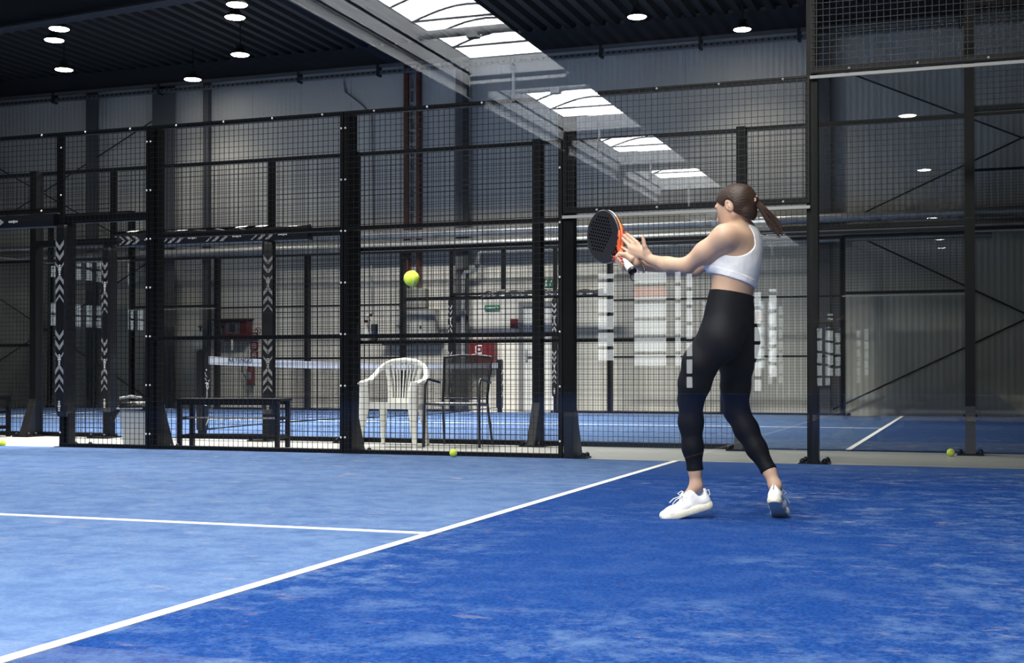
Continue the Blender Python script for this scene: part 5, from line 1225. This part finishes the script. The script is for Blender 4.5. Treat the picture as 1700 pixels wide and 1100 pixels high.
# ------------------------------------------------------------------ racket
def racket():
    t = thing('padel_racket', 'black racket with orange flames and white grip held by the woman', 'racket', (0, 0, 0))
    a = ax; w_ = unit((0.366, -0.51, 0.778)); w_ = unit(w_-a*(w_@a)); n_ = np.cross(a, w_)
    Rz = Matrix.Rotation(0.33906, 3, 'Z'); B = Rz @ Vector(B0)+Vector(AN)
    cols = [Rz @ Vector(q) for q in (w_, -n_, a)]            # local x = width, y = towards the hidden side ... z = along
    if Matrix((cols[0], cols[1], cols[2])).determinant() < 0: cols[1] = -cols[1]
    m3 = Matrix((cols[0], cols[1], cols[2])).transposed(); t.matrix_world = Matrix.Translation(B) @ m3.to_4x4()
    S_ = SDF((-0.14, -0.03, 0.12), (0.14, 0.03, 0.48), 0.0024); gx, gy, gz = S_.grid()
    cz = 0.315; hh = np.where(gz > cz, 0.140, 0.165); r = np.sqrt((gx/0.128)**2+((gz-cz)/hh)**2)
    out = (r-1)*0.125+0*gy; prof = np.sqrt(np.clip(out+0.019, 0, 1)**2+gy**2*0+0*gz)
    slab = np.abs(gy)-0.019+0*gx+0*gz; rd = 0.009; q1 = np.maximum(out+rd, 0); q2 = np.maximum(slab+rd, 0); d = np.sqrt(q1**2+q2**2)+np.minimum(np.maximum(out+rd, slab+rd), 0)-rd
    S_.f = d.astype(np.float32)
    S_.cap((0.0, 0, 0.12), (-0.045, 0, 0.185), 0.014, 0.013, 0.01); S_.cap((0.0, 0, 0.12), (0.045, 0, 0.185), 0.014, 0.013, 0.01)
    tri = np.maximum(np.abs(gx)-0.028*np.clip((gz-0.135)/0.035, 0, 1), np.maximum(0.14-gz, gz-0.178))+0*gy; S_.f = np.maximum(S_.f, -tri.astype(np.float32))
    for i in range(-5, 6):
        for j in range(-4, 6):
            x = i*0.0185+(0.00925 if j % 2 else 0); z = 0.33+j*0.0185
            if (x/0.095)**2+((z-0.33)/0.095)**2 < 1: S_.f[...] = np.maximum(S_.f, (0.0050-np.sqrt((gx-x)**2+(gz-z)**2+0*gy)).astype(np.float32)) if False else S_.f; holes.append((x, z))
    fm = bpy.data.materials.new('racket_print'); fm.use_nodes = True; nt = fm.node_tree; b = nt.nodes['Principled BSDF']; N = nt.nodes.new; Lk = nt.links.new
    tc = N('ShaderNodeTexCoord'); sp = N('ShaderNodeSeparateXYZ'); Lk(tc.outputs['Object'], sp.inputs[0])
    nz = N('ShaderNodeTexNoise'); nz.inputs['Scale'].default_value = 22; nz.inputs['Detail'].default_value = 3; Lk(tc.outputs['Object'], nz.inputs['Vector'])
    def mth(op, a_, b_):
        q = N('ShaderNodeMath'); q.operation = op
        for k, v_ in ((0, a_), (1, b_)):
            if isinstance(v_, (int, float)): q.inputs[k].default_value = v_
            else: Lk(v_, q.inputs[k])
        return q.outputs[0]
    axx = mth('ABSOLUTE', sp.outputs[0], 0)
    lim = mth('ADD', mth('MULTIPLY', sp.outputs[0], 0.5), 0.168); lim = mth('ADD', lim, mth('MULTIPLY', mth('SUBTRACT', nz.outputs['Fac'], 0.5), 0.22))
    fl = mth('LESS_THAN', sp.outputs[2], lim)
    rim = mth('GREATER_THAN', mth('SQRT', mth('ADD', mth('POWER', mth('DIVIDE', sp.outputs[0], 0.122), 2), mth('POWER', mth('DIVIDE', mth('SUBTRACT', sp.outputs[2], 0.315), 0.15), 2)), 0), 1.02)
    side = mth('MULTIPLY', mth('LESS_THAN', mth('ABSOLUTE', sp.outputs[1], 0), 0.0055), rim)
    wh = mth('MULTIPLY', side, mth('GREATER_THAN', sp.outputs[2], 0.30)); wh = mth('MULTIPLY', wh, mth('LESS_THAN', sp.outputs[2], 0.40))
    orr = mth('MULTIPLY', side, mth('LESS_THAN', sp.outputs[2], 0.30))
    cr = N('ShaderNodeMix'); cr.data_type = 'RGBA'; cr.inputs[6].default_value = (0.9, 0.20, 0.06, 1); cr.inputs[7].default_value = (0.45, 0.01, 0.01, 1); Lk(nz.outputs['Fac'], cr.inputs[0])
    def mixc(fac, A_, B_):
        m = N('ShaderNodeMix'); m.data_type = 'RGBA'; Lk(fac, m.inputs[0])
        for k, q in ((6, A_), (7, B_)):
            if isinstance(q, tuple): m.inputs[k].default_value = (*q, 1)
            else: Lk(q, m.inputs[k])
        return m.outputs[2]
    c = mixc(fl, (0.014, 0.014, 0.018), cr.outputs[2]); c = mixc(orr, c, (0.95, 0.30, 0.12)); c = mixc(wh, c, (0.75, 0.78, 0.85)); Lk(c, b.inputs['Base Color']); b.inputs['Roughness'].default_value = 0.32
    S_.mesh('head', fm, t)
    mb = MB()
    for x, z in holes:
        for s in (-1, 1): mb.tube([(x, s*0.0186, z), (x, s*0.0194, z)], 0.0058, 10)
    mb.build('face_hole', M.setdefault('hole', mat('dark_hole', (0.001, 0.001, 0.001), 0.9, 0, 0)), t, world=False)['kind'] = 'stuff'
    mb = MB(); mb.tube([(0, 0, 0.003), (0, 0, 0.01), (0, 0, 0.125), (0, 0, 0.135)], [0.020, 0.0205, 0.0185, 0.014], 16); mb.build('grip', M.setdefault('gripm', mat('white_grip_tape', (0.78, 0.76, 0.72), 0.7, bump=(50, 0.4, 0.003))), t, world=False, smooth=True)
    mb = MB(); mb.tube([(0, 0, -0.006), (0, 0, -0.004), (0, 0, 0.010), (0, 0, 0.013)], [0.017, 0.0215, 0.0222, 0.021], 16); mb.build('butt_cap', 'pad', t, world=False, smooth=True)
    inv = m3.transposed(); 
    def lc(x, y, z): return inv @ (Rz @ Vector((x, y, z)))
    q = [(0.0, -0.004, -0.008), (-0.012, -0.012, -0.030), (0.004, -0.014, -0.048), (0.030, -0.010, -0.040), (0.050, -0.004, -0.018), (0.056, 0.0, 0.012), (0.048, 0.01, 0.03)]
    Q = [lc(*p) for p in q]; P2 = []
    for i in range(len(Q)-1):
        for k in range(4):
            t_ = k/4; p0, p1, p2, p3 = Q[max(i-1, 0)], Q[i], Q[i+1], Q[min(i+2, len(Q)-1)]
            P2.append(0.5*((2*p1)+(p2-p0)*t_+(2*p0-5*p1+4*p2-p3)*t_**2+(3*p1-p0-3*p2+p3)*t_**3))
    mb = MB(); mb.tube(P2+[Q[-1]], [(0.0024, 0.005)]*(len(P2)+1), 8); mb.build('wrist_strap', 'pad', t, world=False, smooth=True)
holes = []
racket()
